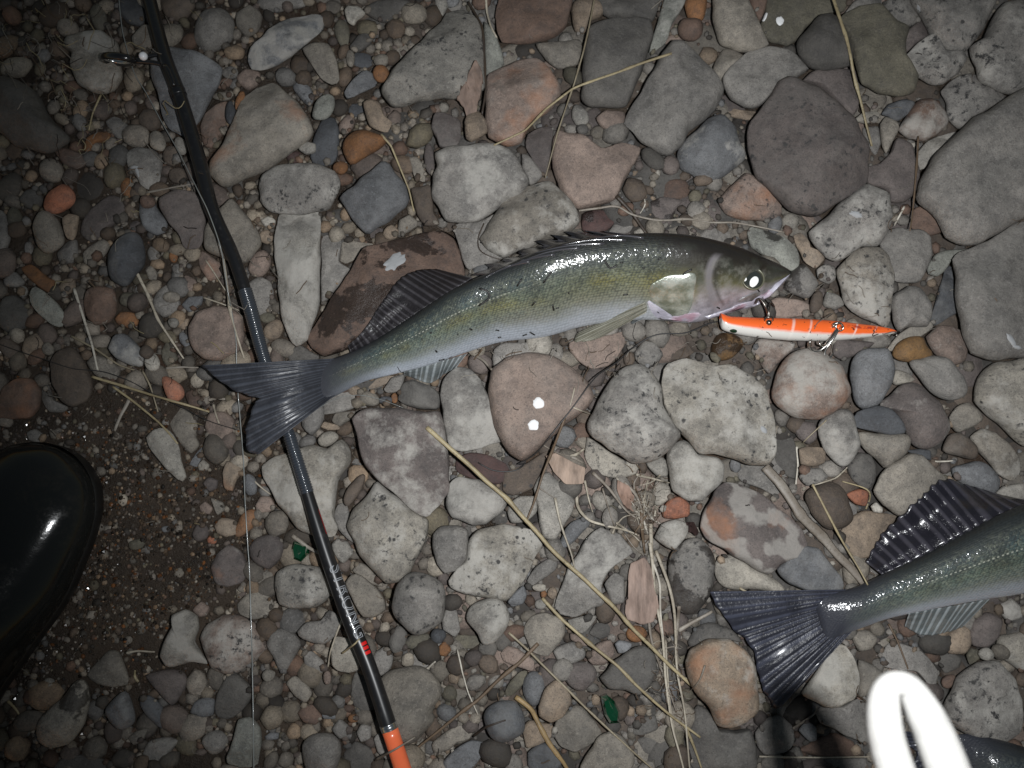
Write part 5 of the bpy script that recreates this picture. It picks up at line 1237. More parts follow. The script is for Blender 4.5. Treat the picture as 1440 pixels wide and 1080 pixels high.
patch(C3('170,600 190,590 250,660 330,730 400,765 480,745 560,690 620,700 560,755 430,785 300,765 215,700'), .0009, M_JAW, 'throat_skin', f1.root, hd, 36, 5, .0002)
patch(C3('630,725 760,700 870,640 950,610 1060,585 1150,525 1250,455 1320,392 1335,398 1290,455 1205,540 1120,625 1060,660 990,672 900,690 800,700 700,745'), .0016, M_JAW, 'lower_jaw', f1.root, hd, 44, 6, .0003)
patch(C3('900,600 960,560 1060,545 1140,500 1230,440 1310,385 1330,385 1290,430 1200,500 1120,560 1040,590 950,610'), .0012, M_LIP, 'upper_lip', f1.root, hd, 36, 5, .0006)
# eye
k = NT('glassy_eye'); k.base((.030, .034, .030), .04, .8); k.b.inputs['Coat Weight'].default_value = 1; M_EYE = k.m
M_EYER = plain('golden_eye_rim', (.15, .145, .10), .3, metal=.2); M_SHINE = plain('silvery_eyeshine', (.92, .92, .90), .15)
ec = hd.ray_cast(CP, ray(1058.5, 392.5).normalized())[0]
V = [Vector((v.x*.0076, v.y*.0076, v.z*.0042))+ec+Vector((0, 0, -.0004)) for v in ICO_V]
bm = bmesh.new(); bmesh.ops.create_uvsphere(bm, u_segments=32, v_segments=18, radius=1)
eyeV = [v.co.copy() for v in bm.verts]; bm.verts.ensure_lookup_table(); eyeF = [tuple(v.index for v in f.verts) for f in bm.faces]; bm.free()
eye = mesh_obj('eye', [Vector((v.x*.0071, v.y*.0073, v.z*.0038))+ec for v in eyeV], eyeF, M_EYE, f1.root)
V, F = torus(ec+Vector((0, 0, .0006)), Vector((1, 0, 0)), Vector((0, 1, 0)), .0077, .0007); mesh_obj('eye_rim', V, F, M_EYER, eye)
ebv = BVHTree.FromPolygons([Vector((v.x*.0071, v.y*.0073, v.z*.0038))+ec for v in eyeV], eyeF)
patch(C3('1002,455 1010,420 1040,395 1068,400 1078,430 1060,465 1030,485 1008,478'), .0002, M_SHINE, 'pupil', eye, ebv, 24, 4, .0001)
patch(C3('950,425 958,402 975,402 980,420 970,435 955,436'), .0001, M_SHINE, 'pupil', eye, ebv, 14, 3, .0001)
ground_add(f1.V, f1.F)

# second zander, cut by the right edge
st2 = [((1142, 838), (1160, 905)), ((1163, 836), (1183, 894)), ((1207, 824), (1218, 881)), ((1240, 807), (1250, 870)), ((1290, 783), (1300, 859)), ((1340, 757), (1352, 849)), ((1390, 730), (1400, 841)), ((1440, 708), (1450, 833)),
       ((1520, 680), (1530, 815)), ((1620, 655), (1625, 790)), ((1720, 650), (1720, 778)), ((1800, 665), (1798, 760)), ((1860, 688), (1850, 738)), ((1890, 704), (1880, 722))]
f2 = fish(st2, 'bigger zander cut off by the right edge, tail spread on the stones', SK2, roll=.25)
M_CAUD2 = fin_mat('blue_black_tail_fin', (.024, .025, .034), (.050, .054, .076), 15, rough=.34, mott=.5, coat=.3)
M_DORS2 = fin_mat('violet_black_back_fin', (.014, .013, .018), (.048, .045, .056), 15, rough=.22, mott=.4, coat=.6)
fin('tail_fin', [(1196, 829), (1180, 846), (1174, 866), (1182, 882), (1200, 886)], [(995, 832), (1000, 848), (1014, 864), (1034, 890), (1050, 905), (1058, 920), (1062, 942), (1068, 965), (1078, 985), (1091, 998), (1108, 984)], 16, M_CAUD2, f2.root, float(np.mean(f2.z[:4])), nv=24, dil=8)
fin('second_back_fin', [(1452, 706), (1420, 718), (1390, 732), (1350, 754), (1310, 775), (1275, 793), (1240, 808)], [(1400, 694), (1358, 680), (1321, 671), (1298, 690), (1272, 716), (1250, 738), (1233, 758), (1217, 790)], 15, M_DORS2, f2.root, lambda u: f2.zat(1452-212*u, 1), ripple=.0006, jag=.05, over=.004)
fin('anal_fin', [(1392, 842), (1345, 851), (1310, 857), (1278, 863)], [(1352, 883), (1322, 892), (1294, 893), (1272, 881)], 10, M_PALE, f2.root, f2.zat(1335, -1))
fin('spiny_back_fin', [(1660, 652), (1600, 660), (1550, 674), (1500, 690)], [(1640, 632), (1570, 640), (1520, 655), (1480, 686)], 9, M_SPINE, f2.root, f2.zat(1600, 1), jag=.2)
ground_add(f2.V, f2.F)
# third zander, only its back showing in the bottom right corner
st3 = [((1345, 1033), (1337, 1070)), ((1370, 1032), (1360, 1095)), ((1405, 1040), (1392, 1125)), ((1445, 1052), (1428, 1150)), ((1520, 1080), (1495, 1200)), ((1620, 1130), (1590, 1265)), ((1720, 1200), (1680, 1320)), ((1800, 1270), (1760, 1360)), ((1860, 1330), (1830, 1385)), ((1890, 1365), (1880, 1380))]
f3 = fish(st3, 'mostly hidden fish in the bottom right corner, only its back showing', SK2, roll=.25)
fin('tail_fin', [(1350, 1034), (1342, 1045), (1338, 1058), (1340, 1070)], [(1262, 1028), (1275, 1048), (1288, 1060), (1278, 1080), (1262, 1110)], 14, M_CAUD2, f3.root, float(np.mean(f3.z[:4])), nv=16)
ground_add(f3.V, f3.F)
# dark flecks of plant stuck to the slime
fk = Acc()
FK = [((674, 406), (686, 410), (687, 420), (673, 430)), ((734, 392), (727, 403)), ((764, 398), (776, 382)), ((850, 366), (858, 377), (868, 373)), ((954, 397), (962, 385), (973, 379)), ((777, 429), (779, 437)), ((753, 424), (748, 430)), ((876, 415), (883, 414)),
      ((795, 480), (815, 474), (833, 459)), ((735, 472), (741, 470)), ((745, 467), (752, 471)), ((660, 462), (664, 464)), ((1060, 400), (1080, 427)), ((1008, 432), (1012, 434)), ((924, 438), (927, 440)), ((700, 475), (705, 474)), ((617, 507), (625, 505))]
for _ in range(12):
    u = rng.uniform(560, 1000); v = np.interp(u, f1.S[:, 0], f1.S[:, 1])+rng.uniform(30, 95); FK.append(((u, v), (u+rng.uniform(-5, 5), v+rng.uniform(-3, 3))))
for pl in FK:
    pts = []
    for u, v in catmull(pl, 10) if len(pl) > 2 else np.linspace(pl[0], pl[1], 4):
        h = f1.bvh.ray_cast(CP, ray(u, v).normalized())[0]; pts.append((h if h is not None else drop(u, v))+Vector((0, 0, .0004)))
    V, F = tube(pts, .0007 if len(pl) > 2 else .0006, 6, .6); fk.add(V, F)
o = fk.build('plant_flecks', plain('black_plant_flecks', (.012, .011, .010), .5), f1.root); o['kind'] = 'stuff'

# ------------------------------------------------------------------ the lure
k = NT('orange_and_white_lure_paint'); uvn = k.n('ShaderNodeUVMap'); sep = k.n('ShaderNodeSeparateXYZ'); k.l(uvn.outputs[0], sep.inputs[0]); u, v = sep.outputs[0], sep.outputs[1]
ov = k.n('ShaderNodeTexCoord').outputs['Object']; nz = k.noise(ov, 160, 4, .6)
w = k.math('ADD', v, k.math('MULTIPLY', k.math('SUBTRACT', nz, .5), .10)); w = k.math('SUBTRACT', w, k.math('MULTIPLY', u, .22))
c = k.mix(k.ramp(w, (.53, 0), (.67, 1)), (.86, .135, .022), (.66, .64, .60))
def ubar(pos, wd, amt):
    d = k.math('ABSOLUTE', k.math('SUBTRACT', k.math('ADD', u, k.math('MULTIPLY', v, .03)), pos)); return k.math('MULTIPLY', k.ramp(d, (wd*.4, 1), (wd*1.4, 0)), k.math('MULTIPLY', k.ramp(nz, (.36, .3), (.5, 1)), amt))
for p_, wd, am in ((.425, .008, .55), (.52, .006, .5), (.775, .005, .7), (.885, .004, .4)): c = k.mix(ubar(p_, wd, am), c, (.82, .76, .70))
red = k.math('MULTIPLY', k.ramp(k.math('ABSOLUTE', k.math('SUBTRACT', u, .80)), (.06, 1), (.11, 0)), k.ramp(k.math('ABSOLUTE', k.math('SUBTRACT', v, .33)), (.06, 1), (.13, 0)))
c = k.mix(k.math('MULTIPLY', red, k.ramp(k.noise(ov, 420, 3, .7), (.42, 0), (.55, .85))), c, (.36, .03, .02))
c = k.mix(k.math('MULTIPLY', k.ramp(k.noise(ov, 330, 3, .6), (.655, 0), (.68, 1)), .9), c, (.03, .015, .012))
k.base(c, .38, .5); k.b.inputs['Coat Weight'].default_value = .5; k.b.inputs['Coat Roughness'].default_value = .12; M_LURE = k.m
stl = [((1013, 440.5), (1013, 453)), ((1016, 441.5), (1016, 463)), ((1026, 445), (1029, 468)), ((1045, 446), (1047, 472)), ((1068, 447), (1070, 475)), ((1117, 448), (1118, 479)), ((1169, 451), (1168, 479)), ((1204, 455), (1203, 476.5)), ((1233, 458.5), (1231, 473)), ((1252, 462), (1251, 470)), ((1260, 465), (1260, 468))]
S = resample([np.array(s, float).ravel() for s in stl], 70); npt = 70
z = np.full(npt, .03)
for _ in range(3):
    tp = [P(s[0], s[1], z[i]) for i, s in enumerate(S)]; bt = [P(s[2], s[3], z[i]) for i, s in enumerate(S)]; hh = [(a-b).length/2 for a, b in zip(tp, bt)]
    z = envelope([max(gz(*(tp[i].lerp(bt[i], q))[:2]) for q in (.3, .5, .7))+hh[i]*.85 for i in range(npt)])
V, F, UV = [], [], []; M = 28
for i in range(npt):
    c_ = (tp[i]+bt[i])/2; h = (tp[i]-bt[i])/2
    for j in range(M):
        a = 2*math.pi*j/M; V.append(c_+h*math.cos(a)+Vector((0, 0, hh[i]*.92*math.sin(a)))); UV.append((i/(npt-1), .5-.5*math.cos(a)))
for i in range(npt-1):
    for j in range(M): F.append((i*M+j, i*M+(j+1) % M, (i+1)*M+(j+1) % M, (i+1)*M+j))
# cupped mouth
cup = (tp[0]+bt[0])/2+Vector((.0022, 0, 0)); V.append(cup); UV.append((0, .9))
for j in range(M): F.append((len(V)-1, (j+1) % M, j))
F.append(tuple((npt-1)*M+j for j in range(M)))
mid = (tp[35]+bt[35])/2
lure = empty('fishing_lure', Vector((mid.x, mid.y, gz(mid.x, mid.y)))); tag(lure, 'orange and white cigar-shaped fishing lure with treble hooks below the fish\'s mouth', 'fishing lure')
mesh_obj('body', V, F, M_LURE, lure, uvs=UV); lb = BVHTree.FromPolygons([tuple(q) for q in V], F)
M_STEEL = plain('hook_steel', (.55, .53, .50), .22, metal=1); M_DSTEEL = plain('dark_hook_steel', (.22, .20, .18), .3, metal=1)
M_LEYE = plain('dark_green_lure_eye', (.012, .035, .018), .12, coat=1)
patch([(1025.5, 465), (1028, 463.2), (1032, 462.6), (1036.5, 464.5), (1036, 467.5), (1032, 468.4), (1028, 467.4)], .0003, M_LEYE, 'eye', lure, lb, 20, 4, .0002)
def on(bv, u, v, lift=0):
    h = bv.ray_cast(CP, ray(u, v).normalized())[0]; return (h if h is not None else drop(u, v))+Vector((0, 0, lift))
def ring_at(p, r, t, name, mat, parent, ax=(1, 0, 0), ay=(0, .5, .85)):
    V, F = torus(p, Vector(ax).normalized(), Vector(ay).normalized(), r, t, 22, 8); return mesh_obj(name, V, F, mat, parent)
q1 = on(lb, 1080.5, 450, .0012); ring_at(q1, .0030, .0006, 'split_ring', M_DSTEEL, lure)
e = on(lb, 1081, 454, .0006); mesh_obj('hook_hanger', [e+v*.0021 for v in ICO_V], ICO_F, M_DSTEEL, lure)
hz = q1.z
hk = empty_children = None
def hook(paths, r, name, mat, barb=True):
    a = Acc()
    for pl in paths:
        pts = catmull([P(u, v, zz) for (u, v, zz) in pl], 26); rad = [r*(1 if i < 21 else max(.12, (26-i)/5)) for i in range(26)]
        V, F = tube(pts, rad, 9); a.add(V, F)
    return a.build(name, mat, lure)
zf = gz(*P(1075, 430, .04)[:2])
hook([[(1081, 448, hz+.001), (1078, 436, hz+.003), (1074, 424, hz+.004), (1071, 414, zf+.004)], [(1080, 446, hz), (1077, 432, hz+.005), (1068, 420, hz+.005), (1062, 428, hz+.002)], [(1082, 447, hz), (1081, 436, hz+.001), (1084, 426, hz-.002), (1090, 432, hz-.004)]], .0007, 'treble_hook', M_DSTEEL)
q2 = on(lb, 1176, 459, .0014); z2 = q2.z
ring_at(q2, .0034, .0006, 'split_ring', M_STEEL, lure); ring_at(q2+Vector((.0016, -.001, .0003)), .0028, .0006, 'split_ring', M_STEEL, lure, (1, .3, 0), (-.3, .8, .3))
e2 = on(lb, 1172, 458, .0002); mesh_obj('hook_hanger', [e2+v*.0018 for v in ICO_V], ICO_F, M_STEEL, lure)
zg = gz(*P(1150, 490, .02)[:2])
hook([[(1178, 463, z2), (1172, 473, z2-.0005), (1163, 485, z2-.002), (1153, 493, max(z2-.004, zg+.002)), (1144, 494, max(z2-.004, zg+.002)), (1138.5, 488, z2-.002), (1139, 481, z2+.0005), (1141.5, 477, z2+.001)],
      [(1179, 464, z2), (1172, 476, z2-.001), (1164, 487, z2-.003), (1160, 495, z2-.005), (1160.5, 502, z2-.006), (1164, 505, z2-.006), (1169, 501, z2-.0055), (1172, 495, z2-.005)],
      [(1177, 462, z2), (1170, 472, z2+.0005), (1162, 483, z2), (1158, 486, z2+.003), (1153, 484, z2+.005), (1152, 478, z2+.005)]], .0008, 'treble_hook', M_STEEL)
q3 = P(1260, 468.5, float(z[-1])); ring_at(q3, .0022, .0007, 'tail_ring', M_DSTEEL, lure)
ground_add(V, F)

# ------------------------------------------------------------------ rubber boot
k = NT('black_rubber'); ov = k.n('ShaderNodeTexCoord').outputs['Object']
mud = k.math('MULTIPLY', k.ramp(k.math('ADD', k.math('MULTIPLY', k.noise(ov, 38, 6, .7), .7), k.math('MULTIPLY', k.noise(ov, 300, 3, .7), .3)), (.52, 0), (.62, .75)), .25)
k.base(k.mix(mud, (.0115, .0125, .0122), (.034, .029, .022)), k.math('ADD', k.math('ADD', .07, k.math('MULTIPLY', k.noise(ov, 60, 4, .6), .08)), k.math('MULTIPLY', mud, .6)), .32)
k.l(k.bump(k.noise(ov, 140, 4, .6), .12, .001), k.b.inputs['Normal']); M_RUB = k.m
M_SOLE = plain('black_rubber_sole', (.010, .010, .010), .45, bumpscale=300)
ux, uy = -.40, .917; px_, py_ = .917, .40
prof = [(-9, 3, 12), (-7, 20, 20), (-3, 34, 27), (6, 52, 36), (20, 70, 46), (45, 86, 58), (66, 94, 66), (91, 99, 73), (129, 103, 82), (174, 106, 92), (210, 102, 104), (249, 95, 120), (314, 84, 150), (356, 80, 168), (430, 82, 176), (500, 82, 160), (545, 66, 120), (560, 35, 70)]
pr = resample([np.array(p, float) for p in prof], 80)
b0 = P(66, 637, .03); bz = gz(*P(40, 800, .01)[:2])
B0 = Vector((b0.x, b0.y, 0)); DX = Vector((ux, -uy, 0)).normalized(); DN = Vector((px_, -py_, 0)).normalized()
zl = max(gz(B0.x+DX.x*t*PX, B0.y+DX.y*t*PX) for t in range(20, 250, 25))*.3+.001
KB = .915
V, F = [], []; N = 44
for (d, w, h) in pr:
    c_ = B0+DX*(d*PX*KB)
    for j in range(N):
        a = 2*math.pi*j/N; ca, sa = math.cos(a), math.sin(a)
        x = abs(ca)**.86*(1 if ca > 0 else -1)*w*PX*KB; hz_ = h*PX*KB*.93
        zz = zl+.014+hz_*.93*max(0, sa)**.92 if sa > 0 else zl+.014-.010*min(1, -sa*3)
        x *= (1-.10*max(0, sa)**2)
        V.append(c_+DN*x+Vector((0, 0, zz)))
for i in range(len(pr)-1):
    for j in range(N): F.append((i*N+j, i*N+(j+1) % N, (i+1)*N+(j+1) % N, (i+1)*N+j))
F.append(tuple(range(N))[::-1]); F.append(tuple((len(pr)-1)*N+j for j in range(N)))
boot = empty('rubber_boot', B0+DX*(250*PX)+Vector((0, 0, zl))); tag(boot, 'glossy black rubber boot toe standing on the wet soil at the left edge', 'boot')
mesh_obj('boot_upper', V, F, M_RUB, boot); ground_add(V, F)
V, F = [], []
for lev, (grow, zz) in enumerate(((.98, .001), (1.0, .002), (1.012, .006), (1.012, .010), (1.0, .0135), (.96, .0145))):
    m = len(pr)
    ringp = [B0+DX*((d*KB-(2.5 if d < 60 else 0))*PX)+DN*(w*PX*KB*grow*1.0) for d, w, h in pr]+[B0+DX*((d*KB-(2.5 if d < 60 else 0))*PX)-DN*(w*PX*KB*grow) for d, w, h in pr[::-1]]
    for p in ringp: V.append((p.x, p.y, zl+zz))
m2 = 2*len(pr)
for l in range(5):
    for i in range(m2): F.append((l*m2+i, l*m2+(i+1) % m2, (l+1)*m2+(i+1) % m2, (l+1)*m2+i))
F.append(tuple(range(m2))); mesh_obj('sole', V, F, M_SOLE, boot)
cs = B0+DX*(475*PX); V, F = tube([(cs+DX*(q*.006)+Vector((0, 0, zl+.06+q*.028))) for q in range(10)], [.052+.0012*q for q in range(10)], 40, caps=False); mesh_obj('boot_shaft', V, F, M_RUB, boot)

# ------------------------------------------------------------------ white cord loop hanging near the lens
k = NT('white_cotton_cord'); ov = k.n('ShaderNodeTexCoord').outputs['Object']
k.base(k.mix(k.noise(ov, 900, 3, .7), (.30, .293, .28), (.42, .413, .395)), .85, .2); k.l(k.bump(k.noise(ov, 1500, 4, .7), .5, .0006), k.b.inputs['Normal']); M_CORD = k.m
dc = .29
C7 = lambda x, y: (1190+x/5.76, 920+y/5.76)
path = [(520, 1500), (455, 1150), (405, 950), (352, 780), (316, 620), (302, 470), (308, 350), (345, 262), (420, 232), (500, 262), (565, 350), (635, 480), (710, 640), (775, 800), (832, 960), (890, 1150), (960, 1500)]
rad = [135, 140, 146, 143, 138, 130, 118, 100, 92, 100, 120, 142, 154, 160, 165, 165, 160]
dep = [dc-.012, dc-.008, dc-.004, dc, dc, dc, dc, dc, dc, dc+.001, dc+.001, dc, dc, dc-.003, dc-.006, dc-.01, dc-.014]
pp = [CP+ray(*C7(x, y))*d for (x, y), d in zip(path, dep)]
n = 90; pts = catmull(pp, n); rad_m = np.interp(np.linspace(0, 1, n), np.linspace(0, 1, len(rad)), np.array(rad)*1.05/5.76*2*dc*TH/1440)
V, F = tube(pts, rad_m, 18, .85)
o = mesh_obj('cord_loop', V, F, M_CORD); tag(o, 'white thick cord loop hanging close to the camera, bottom right', 'cord')

# ------------------------------------------------------------------ dry stems, twigs, leaves
SC = {'y': (.40, .335, .20), 'p': (.50, .45, .36), 'w': (.62, .58, .50), 'g': (.33, .285, .20), 'b': (.15, .105, .07), 'd': (.035, .028, .024), 's': (.25, .22, .185), 'o': (.36, .25, .12), 'k': (.30, .27, .23)}
def lin(pl, n):
    d = np.array(pl, float); L = np.concatenate([[0], np.cumsum(np.linalg.norm(np.diff(d, axis=0), axis=1))]); q = np.linspace(0, L[-1], n)
    return np.stack([np.interp(q, L, d[:, k]) for k in range(2)], 1)
def stem_path(pl, r, stiff=True, lift=0):
    n = max(14, int(sum(math.hypot(a[0]-b[0], a[1]-b[1]) for a, b in zip(pl, pl[1:]))/5)); px = resample([np.array(p, float) for p in pl], n); px = px*.3+np.array(lin(pl, n))*.7 if stiff else px; rad = np.full(n, r)
    z = np.full(n, .02)
    for _ in range(3):
        for i, (u, v) in enumerate(px):
            p = P(u, v, z[i]); z[i] = gz(p.x, p.y)+r*.8+lift
        if stiff: z = envelope(z)*.75+z*.25
        kk = max(1, n//10); z = np.array([max(z[max(0, i-kk):i+kk+1]) for i in range(n)]); ker = np.ones(2*kk+1)/(2*kk+1); z = np.convolve(np.concatenate([np.full(kk, z[0]), z, np.full(kk, z[-1])]), ker, 'valid')
    return [P(u, v, z[i]) for i, (u, v) in enumerate(px)]
def stem_mesh(pl, w, flat=.7, taper=.65, nodes=True, stiff=True, lift=0, cup=False):
    r = w/3.6*PX/2*.84; pts = stem_path(pl, r*flat, stiff, lift); n = len(pts); rad = []
    nd = [rng.uniform(.2, .8) for _ in range(3)] if nodes and n > 24 else []
    for i in range(n):
        t = i/(n-1); q = r*(1-(1-taper)*t)*(1+.10*mnoise.noise(Vector((i*.35, w, n))))
        for d in nd: q *= 1+.30*math.exp(-((t-d)*n/1.3)**2)
        rad.append(q)
    # slight kink so that no stem is ruler-straight
    so = rng.uniform(0, 50); pts = [p+Vector((mnoise.noise(Vector((i*.09, so, 0))), mnoise.noise(Vector((i*.09, so, 5))), 0))*r*.6*min(1, 4*i*(n-1-i)/(n*n)*2) for i, p in enumerate(pts)]
    return tube(pts, rad, 8, flat)
def stem(tile, pts, w, c, label, name='straw', flat=.7, taper=.65, cat=None, stiff=True, group='dry straws and stems'):
    pl = TL(tile, pts); V, F = stem_mesh(pl, w, flat, taper, stiff=stiff)
    o = mesh_obj(name, V, F, M_STRAW); col = np.array(SC[c])*rng.uniform(.88, 1.1); o['col'] = [float(x) for x in col]
    tag(o, label, cat or name.replace('_', ' '), group); return o
stem('02', '880,270 700,330 520,395 380,450 250,545 140,660 -20,735', 17, 'y', 'bent yellow straw with an elbow, crossing stones at the top centre')
stem('02', '490,-10 460,150 430,270 385,430 340,560 300,680 260,830 240,900', 12, 'g', 'thin upright stem crossing the bent straw at its elbow')
stem('03', '470,-20 540,190 580,390 640,620 670,740', 22, 'y', 'straight greenish-yellow straw upright at the top right, beside the olive-grey slab')
stem('01', '1200,-20 1205,60 1225,130 1255,190', 16, 'p', 'short pale straw at the top edge by the triangular pale stone')
stem('01', '1110,10 1180,130 1195,300 1200,450 1180,580', 16, 'd', 'thin black twig standing along the triangular pale stone', 'twig', .9, .8)
stem('01', '670,680 720,740 760,840 810,960 835,1070', 14, 'y', 'short straw below the ochre-brown domed stone')
stem('10', '375,525 420,660 460,800 495,940', 19, 'w', 'bright whitish straw standing upright at the left')
stem('10', '690,440 740,540 800,680 870,790 930,880', 20, 'p', 'flattened pale straw below the dark blue-grey egg-shaped stone', taper=.5)
stem('20', '465,35 600,75 760,125 900,165 1060,213', 17, 'y', 'yellow straw pointing right above the white marble-like shard')
stem('20', '570,85 680,165 800,265 850,315 900,375', 15, 'y', 'yellow straw whose end touches the white marble-like shard')
stem('10', '360,765 480,830 600,910 720,950', 14, 'g', 'dull straw crossing the bottom of the bright whitish straw')
stem('10', '720,940 760,1020 800,1150', 13, 'g', 'short greenish stem right of the bluish-white stone')
stem('10', '1040,380 1100,470 1145,540', 10, 'p', 'short thin straw touching the rod above its wrapped joint')
stem('10', '1130,370 1150,520 1170,650 1200,760 1240,890', 17, 'p', 'long pale straw running beside the rod down to the fish\'s tail tip')
stem('10', '1030,570 1120,600 1210,635', 10, 'p', 'short pale straw lying across the fishing line beside the rod')
stem('20', '655,150 610,230 580,310', 24, 'k', 'short grey stick on the wet soil left of the white shard', 'stick', .6, .7)
stem('10', '840,928 920,922 1005,925', 13, 'k', 'short pale twig pointing at the fish\'s tail tip', 'twig')
stem('21', '900,290 1000,380 1100,470 1200,560 1310,660 1440,790', 0.1, 'y', 'x') if False else None
main_px = [(600, 601), (628, 626), (656, 651), (683, 676), (714, 703), (739, 731), (769, 764), (806, 801), (830, 823), (856, 847), (881, 874), (917, 911), (944, 938), (973, 964)]
V, F = stem_mesh(main_px, 27, .7, .72); o = mesh_obj('straw', V, F, M_STRAW); o['col'] = list(SC['y']); tag(o, 'longest thick straw, running from the dark mauve slab down to the right', 'straw', 'dry straws and stems')
stem('32', '225,220 330,330 470,450 600,560 700,660 800,750 900,830 1025,925', 20, 'y', 'second long straw, parallel below the longest one')
stem('32', '55,395 150,480 260,590 350,680 440,770 560,880 700,1010 790,1090', 14, 'g', 'thin long straw lowest of the three parallel ones')
stem('32', '90,720 170,790 210,860 260,950 330,1050 360,1100', 30, 'o', 'thick golden bent straw at the bottom edge', taper=.7)
stem('32', '205,450 100,550 0,640 -110,745 -260,860 -410,980', 22, 'b', 'brown slanting stem rising to the right at the bottom centre', 'plant_stem', .8, .6, 'stem')
stem('31', '1055,480 1080,600 1110,700 1160,810', 10, 'w', 'thin white straw above the brown slanting stem')
stem('22', '390,90 380,130 365,185', 10, 'p', 'tiny straw tip on the slab with white spots'); stem('22', '380,190 470,225', 10, 'p', 'tiny pale straw left of the pear-shaped spotted stone')
stem('22', '340,245 290,370 230,530 180,680 145,765', 15, 'b', 'dark brown stem leaning from the white-spotted slab to the longest straw', 'plant_stem', .8, .7, 'stem')
stem('23', '130,490 240,630 370,790 470,910 560,1000 640,1090', 62, 's', 'flat grey weathered stick pointing at the cut-off fish', 'stick', .3, .75)
stem('23', '370,580 440,720 530,880 600,1000 650,1090', 14, 'y', 'thin straw crossing the flat grey stick')
stem('23', '370,585 490,545 560,480 600,440', 11, 'p', 'thin angled straw above the stone crossed by a straw')
stem('23', '640,705 660,640 635,600 520,565', 11, 'y', 'hooked straw round the terracotta shard', stiff=False)
stem('23', '290,390 295,480 285,580', 15, 'w', 'short whitish straw beside the tan cube-shaped stone')
stem('23', '990,464 1080,460', 12, 'w', 'tiny white straw below the reddish-brown stone near the raised fin')
stem('23', '440,255 320,370', 9, 'g', 'hair-thin stem beside the oval granular stone')
stem('33', '0,168 100,225 190,285 285,352', 14, 'g', 'thin straw lying on the cut-off fish\'s tail fin')
stem('33', '755,350 800,440 840,540 865,610', 13, 'b', 'thin brown stem between the cut-off fish and the cord loop', 'plant_stem', cat='stem')
stem('33', '100,1022 400,1027 660,1024', 10, 'p', 'thin pale straw at the bottom edge left of the cord loop')
stem('33', '270,880 340,835 385,800 392,765', 15, 'k', 'small forked grey root below the cut-off fish\'s tail', 'root', .8, stiff=False)
stem('12', '410,130 500,118 600,108 680,150 780,175 860,178 960,172 1080,188 1200,190 1320,212 1450,240', 15, 'k', 'long thin pale root above the whole fish\'s head', 'root', .8, .7, stiff=False)
stem('12', '600,55 680,140 720,200 755,250', 28, 'd', 'short black twig behind the whole fish\'s back', 'twig', .7)
stem('12', '740,60 745,100 720,145', 9, 'w', 'curved white straw bit above the black twig', stiff=False)
stem('03', '905,690 895,860 885,1010 870,1120 862,1170', 13, 'b', 'thin brown stem along the left edge of the rugged grey boulder', 'plant_stem', cat='stem')
stem('13', '835,110 810,160 780,215', 14, 'w', 'short white straw left of the rugged boulder\'s foot')
stem('03', '800,692 870,705 930,722', 11, 'd', 'small dark twig under the tan-red rounded stone', 'twig')
stem('32', '915,385 1000,335 1085,288', 26, 'k', 'pale grey stick touching the cut-off fish\'s tail fin', 'stick', .6)
stem('11', '1150,865 1190,895 1230,935', 20, 'k', 'short grey stick under the whole fish\'s anal fin', 'stick'); stem('11', '1180,835 1140,885', 12, 'b', 'tiny brown twig by the anal fin', 'twig')
stem('30', '40,740 70,775 95,808', 18, 'y', 'short yellow straw at the boot\'s lower edge'); stem('30', '640,498 700,490 785,492', 14, 'p', 'small pale straw bit near the dark pebbles at bottom left')
stem('30', '700,645 680,620 685,585', 18, 'y', 'curled yellowish straw bit by the speckled mauve stone', stiff=False)
stem('00', '510,480 470,570 450,660', 14, 'y', 'short straw left of the rod below the blocky stone'); stem('00', '740,975 860,950 980,930', 15, 'k', 'beige twig lying against the rod', 'twig')
stem('20', '1080,175 1090,220 1110,272', 14, 'p', 'tiny pale curled twig near the fish\'s tail', 'twig', stiff=False); stem('20', '1055,152 1100,140 1140,148', 20, 'k', 'pale husk above the curled twig', 'husk', .5)
stem('20', '1290,565 1330,600 1370,632', 11, 'p', 'tiny straw at the left of the cream stone under the rod')
stem('21', '220,840 290,890 360,930', 26, 'k', 'short whitish stick beside the green glass and the rod', 'stick', .7)
stem('31', '470,330 440,410 410,500 400,570', 12, 'p', 'thin straw left of the rod lettering'); stem('31', '640,1040 740,985 840,925', 14, 's', 'grey thin stem crossing near the orange rod end', 'plant_stem', cat='stem')
stem('31', '1135,920 1200,870 1300,838', 14, 'd', 'thin black twig lying on the round dark slate pebble', 'twig')
stem('31', '900,580 945,540', 14, 'w', 'tiny white straw bit above the large round grey-beige stone'); stem('31', '470,500 540,450 560,425', 12, 'y', 'small yellow straw bit beside the red dots')
stem('11', '1190,195 1160,270 1170,330 1230,365 1310,385', 9, 'd', 'dark curved rootlet along the taupe stone\'s edge', 'root', stiff=False)
